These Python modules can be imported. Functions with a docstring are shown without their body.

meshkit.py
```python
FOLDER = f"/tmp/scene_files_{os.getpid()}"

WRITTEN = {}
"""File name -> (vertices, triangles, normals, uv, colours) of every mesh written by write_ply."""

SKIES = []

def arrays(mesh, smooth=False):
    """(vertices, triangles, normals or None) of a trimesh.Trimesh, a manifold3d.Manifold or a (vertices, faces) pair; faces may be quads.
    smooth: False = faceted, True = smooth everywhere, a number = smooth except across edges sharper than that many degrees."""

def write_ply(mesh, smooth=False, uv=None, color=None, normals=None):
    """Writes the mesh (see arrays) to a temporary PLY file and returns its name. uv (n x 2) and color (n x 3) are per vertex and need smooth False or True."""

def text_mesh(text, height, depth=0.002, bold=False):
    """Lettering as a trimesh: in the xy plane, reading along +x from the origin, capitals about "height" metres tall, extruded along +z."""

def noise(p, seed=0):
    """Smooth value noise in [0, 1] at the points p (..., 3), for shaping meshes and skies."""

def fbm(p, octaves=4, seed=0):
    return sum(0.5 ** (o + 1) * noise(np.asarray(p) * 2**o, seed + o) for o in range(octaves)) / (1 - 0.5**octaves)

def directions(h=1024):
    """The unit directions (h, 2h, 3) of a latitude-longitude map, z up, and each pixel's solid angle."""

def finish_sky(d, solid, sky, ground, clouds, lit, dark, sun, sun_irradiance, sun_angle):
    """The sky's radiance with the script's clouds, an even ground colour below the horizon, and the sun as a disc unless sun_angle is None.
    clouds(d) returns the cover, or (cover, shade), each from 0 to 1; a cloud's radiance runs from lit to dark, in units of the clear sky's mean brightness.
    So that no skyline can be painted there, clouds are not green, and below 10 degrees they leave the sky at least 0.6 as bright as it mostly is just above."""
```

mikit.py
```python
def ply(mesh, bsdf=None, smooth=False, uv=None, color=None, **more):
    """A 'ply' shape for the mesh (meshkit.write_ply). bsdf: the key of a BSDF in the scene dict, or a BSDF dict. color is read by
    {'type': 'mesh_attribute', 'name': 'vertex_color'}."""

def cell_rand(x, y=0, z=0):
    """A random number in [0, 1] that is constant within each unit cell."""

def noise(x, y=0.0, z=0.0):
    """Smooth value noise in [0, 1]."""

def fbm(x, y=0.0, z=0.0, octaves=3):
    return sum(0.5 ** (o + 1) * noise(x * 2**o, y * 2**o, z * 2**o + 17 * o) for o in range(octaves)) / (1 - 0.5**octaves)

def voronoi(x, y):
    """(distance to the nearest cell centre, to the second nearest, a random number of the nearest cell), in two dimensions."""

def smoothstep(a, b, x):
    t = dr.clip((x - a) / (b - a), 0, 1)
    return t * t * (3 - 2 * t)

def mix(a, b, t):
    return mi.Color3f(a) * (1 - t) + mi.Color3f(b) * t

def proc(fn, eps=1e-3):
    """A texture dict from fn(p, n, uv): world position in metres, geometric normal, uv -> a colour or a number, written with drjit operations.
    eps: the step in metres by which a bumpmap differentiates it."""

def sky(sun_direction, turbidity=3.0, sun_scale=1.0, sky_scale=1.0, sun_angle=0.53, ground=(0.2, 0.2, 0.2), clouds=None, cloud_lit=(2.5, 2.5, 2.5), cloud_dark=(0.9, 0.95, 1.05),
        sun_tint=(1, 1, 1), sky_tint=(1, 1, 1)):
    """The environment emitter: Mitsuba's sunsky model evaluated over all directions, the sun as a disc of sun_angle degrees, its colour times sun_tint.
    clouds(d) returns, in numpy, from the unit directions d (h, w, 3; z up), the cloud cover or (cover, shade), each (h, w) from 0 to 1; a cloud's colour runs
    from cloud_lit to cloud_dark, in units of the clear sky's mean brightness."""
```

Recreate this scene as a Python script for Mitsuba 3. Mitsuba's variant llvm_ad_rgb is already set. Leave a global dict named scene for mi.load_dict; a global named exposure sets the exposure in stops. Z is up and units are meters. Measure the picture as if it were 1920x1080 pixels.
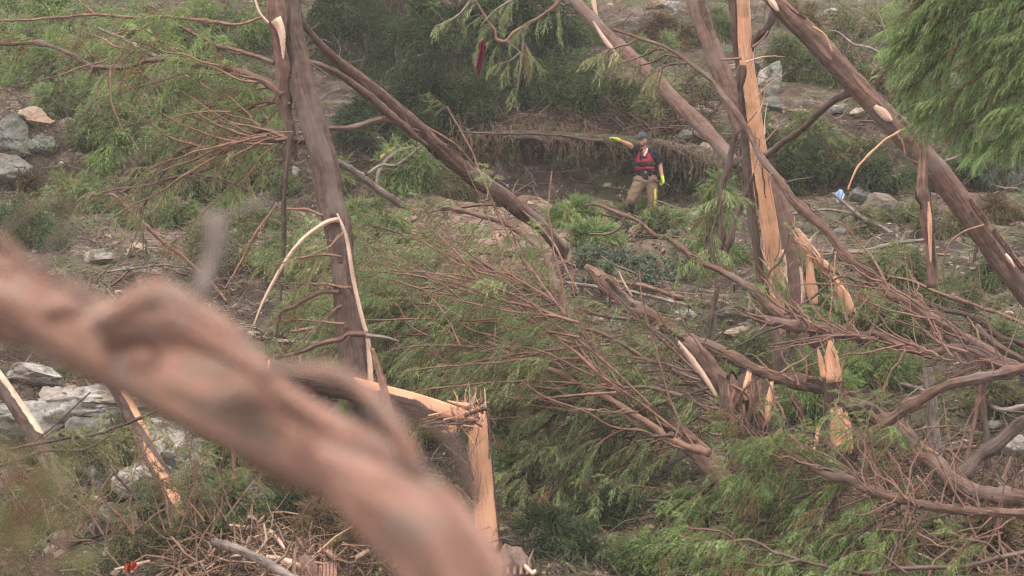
import math
import numpy as np
import trimesh
import manifold3d as m3
import drjit as dr
import mitsuba as mi
import mikit
import meshkit
from mikit import proc, fbm, noise, smoothstep, mix

T = mi.ScalarTransform4f
scene, labels = {}, {}

# ------------------------------------------------------------------ camera, sky, exposure
CAM = np.array([0.0, 0.0, 8.0])
PITCH = math.radians(-3.0)
FWD = np.array([0, math.cos(PITCH), math.sin(PITCH)])
UP = np.array([0, -math.sin(PITCH), math.cos(PITCH)])
FPX = 960 / math.tan(math.radians(10))          # focal length in photo pixels (photo is 1920 wide)
scene['camera'] = {'type': 'thinlens', 'fov': 20.0, 'fov_axis': 'x', 'near_clip': 0.5, 'far_clip': 3000.0,
                   'aperture_radius': 0.031, 'focus_distance': 50.0,
                   'medium': {'type': 'ref', 'id': 'haze_air'},
                   'to_world': T().look_at(origin=CAM.tolist(), target=(CAM + FWD).tolist(), up=[0, 0, 1])}
scene['sky_light'] = mikit.sky((-0.25, -0.35, 0.9), turbidity=4, sun_scale=0.22, sun_angle=14, clouds=lambda d: 1.0, cloud_lit=(2.6, 2.46, 2.48))
exposure = 2.8
scene['haze_air'] = {'type': 'homogeneous', 'albedo': {'type': 'rgb', 'value': [0.95, 0.95, 0.95]}, 'sigma_t': 0.0006}
scene['haze'] = {'type': 'cube', 'to_world': T().translate([0, 60, 14]).scale([120, 110, 26]),
                 'bsdf': {'type': 'null'}, 'interior': {'type': 'ref', 'id': 'haze_air'}}
labels['haze'] = {'label': 'thin pale haze over the whole wrecked river bank', 'category': 'haze', 'kind': 'stuff'}


def direction(px, py):
    px, py = np.asarray(px, float), np.asarray(py, float)
    return FWD + ((px - 960) / FPX)[..., None] * np.array([1, 0, 0]) + ((540 - py) / FPX)[..., None] * UP


def at(px, py, d):
    return CAM + direction(px, py) * np.asarray(d, float)[..., None]


# ------------------------------------------------------------------ materials
def bark_fn(dark, light, grey, g=0.35):
    def fn(p, n, uv):
        s = fbm(uv.x * 34 + 1.5 * noise(uv.x * 6, uv.y * 4, 1.0), uv.y * 3.1, 0.0, 3)
        q = fbm(p.x * 2.1, p.y * 2.1, p.z * 2.1, 2)
        h = noise(uv.x * 75, uv.y * 9, 3.0)
        k = noise(p.x * 13, p.y * 13, p.z * 13)
        c = mix(dark, light, smoothstep(0.2, 0.8, s * 0.5 + h * 0.2 + k * 0.3))
        return mix(c, grey, smoothstep(0.45, 0.75, q) * g)
    return fn


def bark_bump(p, n, uv):
    return fbm(uv.x * 30, uv.y * 2.6, 0.0, 3)


def wood_fn(a, b, stain):
    def fn(p, n, uv):
        w = fbm(uv.x * 5, uv.y * 2.2, 3.0, 3)
        s = fbm(uv.x * 46 + 5 * w, uv.y * 1.6, 5.0, 3)
        q = fbm(p.x * 2.6 + 9, p.y * 2.6, p.z * 2.6, 4)
        check = smoothstep(0.70, 0.80, noise(uv.x * 60 + 4 * w, uv.y * 1.1, 8.0)) * smoothstep(0.45, 0.6, q)
        k = mix(a, b, smoothstep(0.25, 0.75, s * 0.6 + w * 0.4))
        k = mix(k, stain, smoothstep(0.47, 0.72, q) * 0.6)
        k = mix(k, (0.10, 0.06, 0.042), check * 0.35)
        return mix(k, (0.16, 0.12, 0.09), smoothstep(0.60, 0.75, fbm(p.x * 7, p.y * 7, p.z * 3, 3)) * 0.35)
    return fn


def stone_fn(base, dark, warm):
    def fn(p, n, uv):
        a = fbm(p.x * 5.1, p.y * 5.1, p.z * 7.1, 4)
        b = fbm(p.x * 19 + 5, p.y * 19, p.z * 23, 4)
        c = fbm(p.x * 1.2 + 40, p.y * 1.2, p.z * 1.2, 3)
        k = mix(base, dark, smoothstep(0.34, 0.70, a * 0.45 + b * 0.55) * 0.85)
        k = mix(k, (0.075, 0.095, 0.045), smoothstep(0.56, 0.70, fbm(p.x * 4 + 70, p.y * 4, p.z * 4, 4)) * 0.8)
        k = mix(k, warm, smoothstep(0.52, 0.72, c) * 0.6)
        return k
    return fn


def stone_bump(p, n, uv):
    return fbm(p.x * 7, p.y * 7, p.z * 7, 4)


def ground_fn(p, n, uv):
    a = fbm(p.x * 0.55, p.y * 0.55, 1.0, 4)
    b = fbm(p.x * 3.3 + 7, p.y * 3.3, p.z * 3.3, 4)
    c = fbm(p.x * 17, p.y * 17, p.z * 17, 3)
    k = mix((0.042, 0.031, 0.026), (0.120, 0.087, 0.067), smoothstep(0.36, 0.66, a * 0.5 + b * 0.5))
    k = mix(k, (0.030, 0.025, 0.021), smoothstep(0.45, 0.7, c) * 0.7)
    k = mix(k, (0.20, 0.17, 0.15), smoothstep(0.60, 0.74, noise(p.x * 13, p.y * 13, p.z * 13)) * smoothstep(0.45, 0.6, b) * 0.6)
    wx, wy = p.x + 1.5 * (b - 0.5), p.y + 2.0 * (a - 0.5)
    dirt = smoothstep(-3.2, -1.8, wx) * (1 - smoothstep(2.6, 3.6, wx)) * smoothstep(51.0, 53.5, wy) * (1 - smoothstep(59.6, 60.8, wy))
    k = mix(k, mix((0.12, 0.083, 0.060), (0.225, 0.160, 0.118), smoothstep(0.35, 0.65, b)), dirt * 0.8)
    return mix(k, (0.060, 0.075, 0.032), smoothstep(0.5, 0.64, fbm(p.x * 0.9 + 50, p.y * 0.9, 2.0, 3)) * 0.55 * (1 - dirt))


def ground_bump(p, n, uv):
    return fbm(p.x * 8, p.y * 8, p.z * 8, 4)


def bumped(color, bump, height, rough=0.9, eps=2e-3):
    inner = {'type': 'principled', 'base_color': proc(color), 'roughness': rough, 'specular': 0.25}
    return {'type': 'twosided', 'b': {'type': 'bumpmap', 'tex': proc(bump, eps), 'scale': height, 'b': inner}}


def plain(color, rough=0.9):
    return {'type': 'twosided', 'b': {'type': 'principled', 'base_color': proc(color) if callable(color) else {'type': 'rgb', 'value': list(color)},
                                      'roughness': rough, 'specular': 0.2}}


scene['bark_red'] = bumped(bark_fn((0.086, 0.053, 0.043), (0.200, 0.122, 0.096), (0.19, 0.152, 0.138), 0.5), bark_bump, 0.035)
scene['bark_brown'] = bumped(bark_fn((0.052, 0.036, 0.030), (0.135, 0.090, 0.073), (0.145, 0.118, 0.107), 0.5), bark_bump, 0.035)
scene['bark_grey'] = plain(bark_fn((0.095, 0.076, 0.068), (0.29, 0.24, 0.215), (0.36, 0.32, 0.29)))
scene['bark_pink'] = plain(bark_fn((0.120, 0.068, 0.050), (0.31, 0.180, 0.138), (0.25, 0.17, 0.135)))


def log_fn(p, n, uv):
    s = fbm(uv.x * 20 + 2 * noise(uv.x * 5, uv.y * 3, 1.0), uv.y * 2.0, 0.0, 3)
    q = fbm(p.x * 6.5, p.y * 6.5, p.z * 6.5, 3)
    h = fbm(p.x * 11 + 30, p.y * 11, p.z * 11, 2)
    c = mix((0.215, 0.120, 0.092), (0.385, 0.228, 0.178), smoothstep(0.25, 0.75, s * 0.5 + q * 0.5))
    c = mix(c, (0.265, 0.205, 0.170), smoothstep(0.50, 0.66, h) * 0.6)
    return mix(c, (0.075, 0.048, 0.038), smoothstep(0.60, 0.72, fbm(uv.x * 9 + 3, uv.y * 1.6, 7.0, 3)) * 0.45)


scene['bark_log'] = bumped(log_fn, bark_bump, 0.03)
scene['bark_mottled'] = plain(bark_fn((0.13, 0.090, 0.070), (0.30, 0.200, 0.155), (0.19, 0.165, 0.13), 0.8))
scene['bare_wood'] = plain(wood_fn((0.66, 0.385, 0.245), (0.55, 0.29, 0.165), (0.40, 0.21, 0.125)), 0.75)
scene['pale_wood'] = plain(wood_fn((0.70, 0.52, 0.41), (0.55, 0.38, 0.28), (0.42, 0.28, 0.2)), 0.75)
scene['limestone'] = bumped(stone_fn((0.37, 0.355, 0.33), (0.13, 0.13, 0.115), (0.25, 0.20, 0.155)), stone_bump, 0.05)
scene['dark_stone'] = bumped(stone_fn((0.18, 0.18, 0.165), (0.070, 0.080, 0.062), (0.16, 0.12, 0.09)), stone_bump, 0.05)
scene['warm_stone'] = bumped(stone_fn((0.38, 0.30, 0.235), (0.19, 0.145, 0.11), (0.33, 0.21, 0.14)), stone_bump, 0.04)
scene['soil'] = bumped(ground_fn, ground_bump, 0.06, 0.95)
scene['leaf'] = {'type': 'principledthin', 'base_color': {'type': 'mesh_attribute', 'name': 'vertex_color'}, 'roughness': 0.7, 'diff_trans': 0.7, 'spec_trans': 0.0}
scene['litter_mat'] = {'type': 'twosided', 'b': {'type': 'diffuse', 'reflectance': {'type': 'mesh_attribute', 'name': 'vertex_color'}}}


# ------------------------------------------------------------------ naming
def numbered(key):
    if key not in USED:
        USED.add(key)
        return key
    n = 1
    while f'{key}_{n:03d}' in USED:
        n += 1
    USED.add(f'{key}_{n:03d}')
    return f'{key}_{n:03d}'


USED = set(scene)


def thing(name, label, cat, group=None, kind=None):
    key = numbered(name)
    labels[key] = {'label': label, 'category': cat}
    if group:
        labels[key]['group'] = group
    if kind:
        labels[key]['kind'] = kind
    return key


def put(key, mesh, bsdf, smooth=True, uv=None, color=None):
    if key.count('__') > 0:
        key = numbered(key)
    scene[key] = mikit.ply(mesh, bsdf, smooth=smooth, uv=uv, color=color)
    return key


def stuff(key, label=None):
    labels.setdefault(key, {})['kind'] = 'stuff'
    if label:
        labels[key]['label'] = label
    return key


# ------------------------------------------------------------------ terrain
PROFILE = np.array([  # distance from camera, height
    (-400, 9.5), (-30, 7.2), (0, 6.3), (9, 6.0), (12, 5.3), (18, 3.2), (24, 1.9), (32, 1.75), (38, 2.25), (42, 3.0), (47, 4.12), (53, 5.55),
    (57, 6.22), (59.6, 6.55), (61.3, 6.85), (62, 8.25), (70, 9.95), (78, 11.6), (95, 15.8), (130, 24), (220, 38), (600, 50), (2500, 60)], float)


def height(x, y):
    x, y = np.asarray(x, float), np.asarray(y, float)
    p = np.stack([x, y, 0 * x], -1)
    warp = (meshkit.fbm(p * 0.16, 3, 11) - 0.5) * 3.2 * np.clip((y - 26) / 12, 0, 1)
    yy = y + warp * np.clip(np.abs(y - 58) / 6, 0.25, 1)
    z = np.interp(yy, PROFILE[:, 0], PROFILE[:, 1])
    # undercut bank behind the walker
    bank = np.clip((x + 1.6) / 1.0, 0, 1) * np.clip((4.6 - x) / 1.2, 0, 1)
    z = z - bank * 0.3 * np.exp(-((y - 60.6) / 0.7) ** 2)
    near = np.clip((y - 20) / 14, 0.15, 1)
    z = z + near * ((meshkit.fbm(p * 0.55, 3, 21) - 0.5) * 0.75 + (meshkit.fbm(p * 2.3, 3, 31) - 0.5) * 0.28)
    return z


HX, HY = np.arange(-24.0, 24.01, 0.14), np.arange(25.0, 128.0, 0.14)
HZ = height(*np.meshgrid(HX, HY))


def height_near(x, y):
    """The terrain's height read off a fine grid (only where the camera looks)."""
    u, v = np.clip((x + 24) / .14, 0, len(HX) - 1.001), np.clip((y - 25) / .14, 0, len(HY) - 1.001)
    i, j = u.astype(int), v.astype(int)
    a, b = u - i, v - j
    return (HZ[j, i] * (1 - a) + HZ[j, i + 1] * a) * (1 - b) + (HZ[j + 1, i] * (1 - a) + HZ[j + 1, i + 1] * a) * b


def ground_depth(px, py):
    if np.size(px) > 4000:
        return np.concatenate([ground_depth(a, b) for a, b in zip(np.array_split(px, np.size(px) // 2000), np.array_split(py, np.size(px) // 2000))])
    return ground_depth_(px, py)


def ground_depth_(px, py):
    """Depth along the view at which the pixel's ray meets the terrain."""
    px, py = np.broadcast_arrays(np.atleast_1d(np.asarray(px, float)), np.atleast_1d(np.asarray(py, float)))
    D = direction(px, py)
    d = np.arange(27.0, 120.0, 0.3)
    Q = CAM + D[..., None, :] * d[:, None]
    below = Q[..., 2] < height_near(Q[..., 0], Q[..., 1])
    i = np.argmax(below, -1)
    i = np.where(below.any(-1), i, len(d) - 1)
    hi = d[i]
    lo = hi - 0.3
    for _ in range(5):
        m = (lo + hi) / 2
        q = CAM + D * m[..., None]
        b = q[..., 2] < height_near(q[..., 0], q[..., 1])
        hi, lo = np.where(b, m, hi), np.where(b, lo, m)
    return hi


def on_ground(px, py, sink=0.0):
    d = ground_depth(px, py)
    q = at(np.atleast_1d(px), np.atleast_1d(py), d)
    q[..., 2] -= sink
    return q[0] if np.ndim(px) == 0 else q


def axis(*runs):
    return np.unique(np.concatenate([np.arange(a, b, s) for a, b, s in runs]))


gx = axis((-2400, -400, 400), (-400, -80, 40), (-80, -18, 3), (-18, 18, 0.14), (18, 80, 3), (80, 400, 40), (400, 2401, 400))
gy = axis((-400, -40, 40), (-40, 26, 2), (26, 36, 0.4), (36, 66, 0.13), (66, 92, 0.3), (92, 160, 3), (160, 400, 20), (400, 2600, 200))
X, Y = np.meshgrid(gx, gy)
V = np.stack([X, Y, height(X, Y)], -1).reshape(-1, 3)
nx, ny = len(gx), len(gy)
i = (np.arange(ny - 1)[:, None] * nx + np.arange(nx - 1)).ravel()
put('ground', (V, np.stack([i, i + 1, i + nx + 1, i + nx], 1)), 'soil', smooth=True)
labels['ground'] = {'label': 'steep brown muddy river bank strewn with debris', 'kind': 'structure'}


# ------------------------------------------------------------------ mesh helpers
def unit(v):
    v = np.asarray(v, float)
    return v / np.maximum(np.linalg.norm(v, axis=-1, keepdims=True), 1e-9)


def spline(pts, step):
    """Catmull-Rom through the rows of pts (any columns), resampled about every step of the first three."""
    pts = np.asarray(pts, float)
    q = np.vstack([2 * pts[0] - pts[1], pts, 2 * pts[-1] - pts[-2]])
    out = []
    for k in range(1, len(q) - 2):
        n = max(2, int(np.ceil(np.linalg.norm(q[k + 1, :3] - q[k, :3]) / step)))
        t = np.linspace(0, 1, n, endpoint=False)[:, None]
        a, b, c, d = q[k - 1:k + 3]
        out.append(0.5 * (2 * b + (c - a) * t + (2 * a - 5 * b + 4 * c - d) * t ** 2 + (3 * b - a - 3 * c + d) * t ** 3))
    return np.vstack(out + [pts[-1:]])


def frames(path):
    t = unit(np.gradient(path, axis=0))
    c = unit(CAM - path)
    e1 = c - (c * t).sum(1, keepdims=True) * t
    weak = np.linalg.norm(e1, axis=1) < 0.15
    if weak.any():
        e1[weak] = np.cross(t[weak], [1, 0, 0.3])
    e1 = unit(e1)
    e2 = np.cross(t, e1)
    s = 1.0 if (e2[len(e2) // 2] @ np.array([1, 0, 0.6])) > 0 else -1.0
    return t, e1, e2 * s, s


def grid_faces(n, m, wrap, flip=False):
    i = np.arange(n - 1)[:, None]
    j = np.arange(m if wrap else m - 1)[None]
    k = (j + 1) % m
    f = np.stack(np.broadcast_arrays(i * m + j, i * m + k, (i + 1) * m + k, (i + 1) * m + j), -1).reshape(-1, 4)
    return f[:, ::-1] if flip else f


def quads(f):
    return np.vstack([f[:, [0, 1, 2]], f[:, [0, 2, 3]]])


def tube(path, r, sides=8, amp=0.0, seed=0, ragged=0.0):
    """Closed tube with radii r, surface noise amp, ends ragged by up to that many radii. Returns vertices, triangles, uv."""
    t, e1, e2, s = frames(path)
    a = np.linspace(0, 2 * np.pi, sides + 1)
    L = np.concatenate([[0], np.cumsum(np.linalg.norm(np.diff(path, axis=0), axis=1))])
    A, S = np.meshgrid(a, L)
    R = np.broadcast_to(np.asarray(r, float)[:, None], A.shape).copy()
    rm = float(np.mean(r))
    if amp:
        q = np.stack([np.cos(A) * 1.6, np.sin(A) * 1.6, S / max(rm, .02) * 0.22 + seed * 7.3], -1)
        q2 = np.stack([np.cos(A) * 5, np.sin(A) * 5, S / max(rm, .02) * 0.5 + seed * 3.1], -1)
        R = R * (1 + amp * (meshkit.fbm(q, 2, seed) - 0.5) * 2.4 + amp * 0.7 * (meshkit.fbm(q2, 2, seed + 5) - 0.5) * 2)
    P = path[:, None] + e1[:, None] * (np.cos(A) * R)[..., None] + e2[:, None] * (np.sin(A) * R)[..., None]
    if ragged:
        rag = meshkit.noise(np.stack([np.cos(a) * 2.2 + seed, np.sin(a) * 2.2, 0 * a], -1), seed) - 0.25
        rag += (meshkit.noise(np.stack([np.cos(a) * 6 + seed, np.sin(a) * 6, 0 * a], -1), seed + 3) - 0.5) * 0.7
        P[-1] += t[-1] * (rag * ragged * r[-1])[:, None]
    V = P.reshape(-1, 3)
    UV = np.stack([A * rm, S], -1).reshape(-1, 2)
    F = quads(grid_faces(len(path), sides + 1, False, s < 0))
    c0, c1 = len(V), len(V) + 1
    V = np.vstack([V, path[:1], path[-1:]])
    UV = np.vstack([UV, [[0, 0]], [[0, L[-1]]]])
    j = np.arange(sides)
    b = (len(path) - 1) * (sides + 1)
    F = np.vstack([F, np.stack([j + 1, j, j * 0 + c0], 1)[:, ::int(s)], np.stack([b + j, b + j + 1, j * 0 + c1], 1)[:, ::int(s)]])
    return V, F, UV


def shell(path, r, a0, a1, thick, sides=12, amp=0.06, seed=0):
    """Bark covering only the angles a0..a1 (per ring, measured from the side that faces the camera, towards the picture's right/up)."""
    t, e1, e2, s = frames(path)
    w = np.linspace(0, 1, sides)
    a0, a1 = np.broadcast_to(a0, len(path)), np.broadcast_to(a1, len(path))
    A = a0[:, None] + (a1 - a0)[:, None] * w
    L = np.concatenate([[0], np.cumsum(np.linalg.norm(np.diff(path, axis=0), axis=1))])
    S = np.broadcast_to(L[:, None], A.shape)
    rm = float(np.mean(r))
    q = np.stack([np.cos(A) * 4, np.sin(A) * 4, S / max(rm, .02) * 0.4 + seed * 3.1], -1)
    out = np.asarray(r, float)[:, None] * (1 + amp * (meshkit.fbm(q, 3, seed) - 0.5) * 2)
    inn = np.asarray(r, float)[:, None] * (1 - thick) + 0 * out
    O, I = ([path[:, None] + e1[:, None] * (np.cos(A) * R)[..., None] + e2[:, None] * (np.sin(A) * R)[..., None] for R in (out, inn)])
    P = np.concatenate([O, I[:, ::-1]], 1)
    m = 2 * sides
    UV = np.concatenate([np.stack([A * rm, S], -1), np.stack([A * rm, S], -1)[:, ::-1]], 1).reshape(-1, 2)
    F = quads(grid_faces(len(path), m, True, s < 0))
    j = np.arange(sides - 1)
    cap = np.stack([j, j + 1, m - 2 - j, m - 1 - j], 1)
    b = (len(path) - 1) * m
    F = np.vstack([F, quads(cap[:, ::-1]), quads(cap + b)])
    return P.reshape(-1, 3), F, UV


def join(parts):
    vs, fs, us, n = [], [], [], 0
    for p in parts:
        vs.append(p[0]); fs.append(p[1] + n); us.append(p[2]); n += len(p[0])
    return np.vstack(vs), np.vstack(fs), np.vstack(us)


# ------------------------------------------------------------------ limbs and foliage
SEED = [0]


def rng_():
    SEED[0] += 1
    return np.random.default_rng(1000 + SEED[0])


def points(px, d=None, lift=None):
    """Pixels [(x, y)...] to points: at depths d (one, or two to run between, or one each), or lift metres of depth before the ground."""
    px = np.asarray(px, float)
    n = len(px)
    run = lambda v: np.full(n, float(v)) if np.ndim(v) == 0 else np.asarray(v, float) if len(v) == n else np.interp(np.linspace(0, 1, n), np.linspace(0, 1, len(v)), v)
    if d is None:
        dd = ground_depth(px[:, 0], px[:, 1]) - run(lift)
    else:
        dd = run(d)
    return at(px[:, 0], px[:, 1], dd), dd


def limb(tree, px, w, d=None, lift=None, mat='bark_red', name='limb', amp=None, ragged=0.6, sides=None, label=None):
    """One limb as a part of the tree; px in photo pixels, w its width in photo pixels (start, end or one each). Returns its path and radii."""
    r = rng_()
    P, dd = points(px, d, lift)
    w = np.interp(np.linspace(0, 1, len(px)), np.linspace(0, 1, len(np.atleast_1d(w))), np.atleast_1d(w))
    rad = w / 2 * dd / FPX
    thick = rad.max()
    if thick < 0.13 and P[0, 1] > 20 and name in ('limb', 'stem', 'trunk'):       # kinks where side branches left
        P[1:-1] += r.normal(0, 1, (len(P) - 2, 3)) * (.014 + .10 * rad[1:-1, None])
    C = spline(np.column_stack([P, rad]), max(0.05, min(0.16, thick * 0.9)))
    C[:, 3] = np.maximum(C[:, 3], 0.004)
    L = np.concatenate([[0], np.cumsum(np.linalg.norm(np.diff(C[:, :3], axis=0), axis=1))])
    if .008 < thick < .13 and len(C) > 5 and P[0, 1] > 20 and name in ('limb', 'stem', 'trunk', 'twig', 'split_stem', 'dead_limb'):      # crooked growth
        k = np.stack([L * 3.1, 0 * L + SEED[0] * 3.7, 0 * L], 1)
        off = np.stack([meshkit.fbm(k + [0, 50 * a, 0], 3, a) - .5 for a in range(3)], 1)
        C[:, :3] += off * (.035 + .35 * C[:, 3:4]) * np.clip(L / .3, 0, 1)[:, None] * np.clip((L[-1] - L) / .3, 0, 1)[:, None]
        C[:, 3] *= 1 + .35 * (meshkit.fbm(k * 2 + 9, 2, 5) - .5)
        for c0_ in r.uniform(0, L[-1], int(L[-1] * 1.6)):
            C[:, 3] *= 1 + r.uniform(.1, .45) * np.exp(-((L - c0_) / (.03 + thick * .7)) ** 2)
    sides = sides or (20 if thick > 0.12 else 12 if thick > 0.05 else 7)
    amp = amp if amp is not None else (0.13 if thick > 0.05 else 0.1)
    V, F, UV = tube(C[:, :3], C[:, 3], sides, amp, SEED[0], ragged)
    if name in ('limb', 'stem', 'trunk', 'split_stem') and thick < .2 and L[-1] > .6 and P[0, 1] > 20:      # snapped side twigs stay with the limb
        extra = [(V, F, UV)]
        for _ in range(int(L[-1] * 2.2)):
            k = r.integers(2, len(C) - 2)
            tg = unit(C[k + 1, :3] - C[k - 1, :3])
            d = unit(tg * .6 + np.cross(tg, unit(r.normal(0, 1, 3))))
            ln = r.choice([.05, .08, .14, .3, .5]) * r.uniform(.7, 1.3)
            q = [C[k, :3]]
            for _ in range(4):
                d = unit(d + r.normal(0, .18, 3))
                q.append(q[-1] + d * (ln / 4 + C[k, 3] * .3))
            r0 = min(C[k, 3] * .5, .018) * r.uniform(.4, 1)
            extra.append(tube(np.array(q), np.linspace(r0, r0 * .45, 5), 5, 0, 0, .8))
        V, F, UV = join(extra)
    key = put(f'{tree}__{name}', (V, F), mat, True, UV)
    if label:
        labels[key] = {'label': label}
    return C


class Leaves:
    """Collects branchlets (base, direction, flat side, length, colour) and twigs, then makes one foliage mesh and one twig mesh."""

    def __init__(self):
        self.b, self.tw = [], []

    def add(self, base, dirs, side, length, col):
        self.b.append((base, dirs, side, length, col))

    def mesh(self, seed, needle=0.062, width=0.0072, pairs=5):
        r = np.random.default_rng(seed)
        base, dirs, side, length, col = (np.concatenate(x) for x in zip(*self.b))
        n = len(base)
        tri, tc = [], []
        down = np.array([0, 0, -1.0])
        for k in range(pairs * 2 + 1):
            tip = k == pairs * 2
            s = np.full(n, 0.82) if tip else (k // 2 + 0.4 + r.uniform(-.2, .2, n)) / (pairs + 0.2)
            sg = 0 if tip else 1 - 2 * (k % 2)
            p = base + dirs * (s * length)[:, None] + down * (0.25 * s ** 2 * length)[:, None]
            nd = unit(dirs * 1.0 + side * (sg * 0.55) + r.normal(0, .15, (n, 3)) + down * 0.25)
            wv = unit(np.cross(nd, r.normal(0, 1, (n, 3)))) * (width * r.uniform(.7, 1.3, n))[:, None]
            ln = (needle * r.uniform(.7, 1.3, n) * np.clip(length / 0.16, .5, 1.3) * (1.5 if tip else 1.0))[:, None]
            tri.append(np.stack([p - wv, p + wv, p + nd * ln], 1))
            tc.append(np.repeat((col * r.uniform(.8, 1.2, (n, 1)))[:, None], 3, 1))
        Vt = np.concatenate(tri).reshape(-1, 3)
        return Vt, np.arange(len(Vt)).reshape(-1, 3), np.concatenate(tc).reshape(-1, 3)

    def finish(self, tree, seed=1, label=None, twig_mat='bark_pink', **kw):
        if self.tw:
            V, F, UV = join(self.tw)
            stuff(put(f'{tree}__twigs', (V, F), twig_mat, True, UV))
        if self.b:
            V, F, C = self.mesh(seed, **kw)
            stuff(put(f'{tree}__foliage', (V, F), 'leaf', False, None, C), label)


GREEN = np.array([0.235, 0.285, 0.132])
FRESH = np.array([0.245, 0.330, 0.130])
OLIVE = np.array([0.250, 0.250, 0.130])
DULL = np.array([0.200, 0.150, 0.080])
DEEP = np.array([0.070, 0.105, 0.050])


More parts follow.
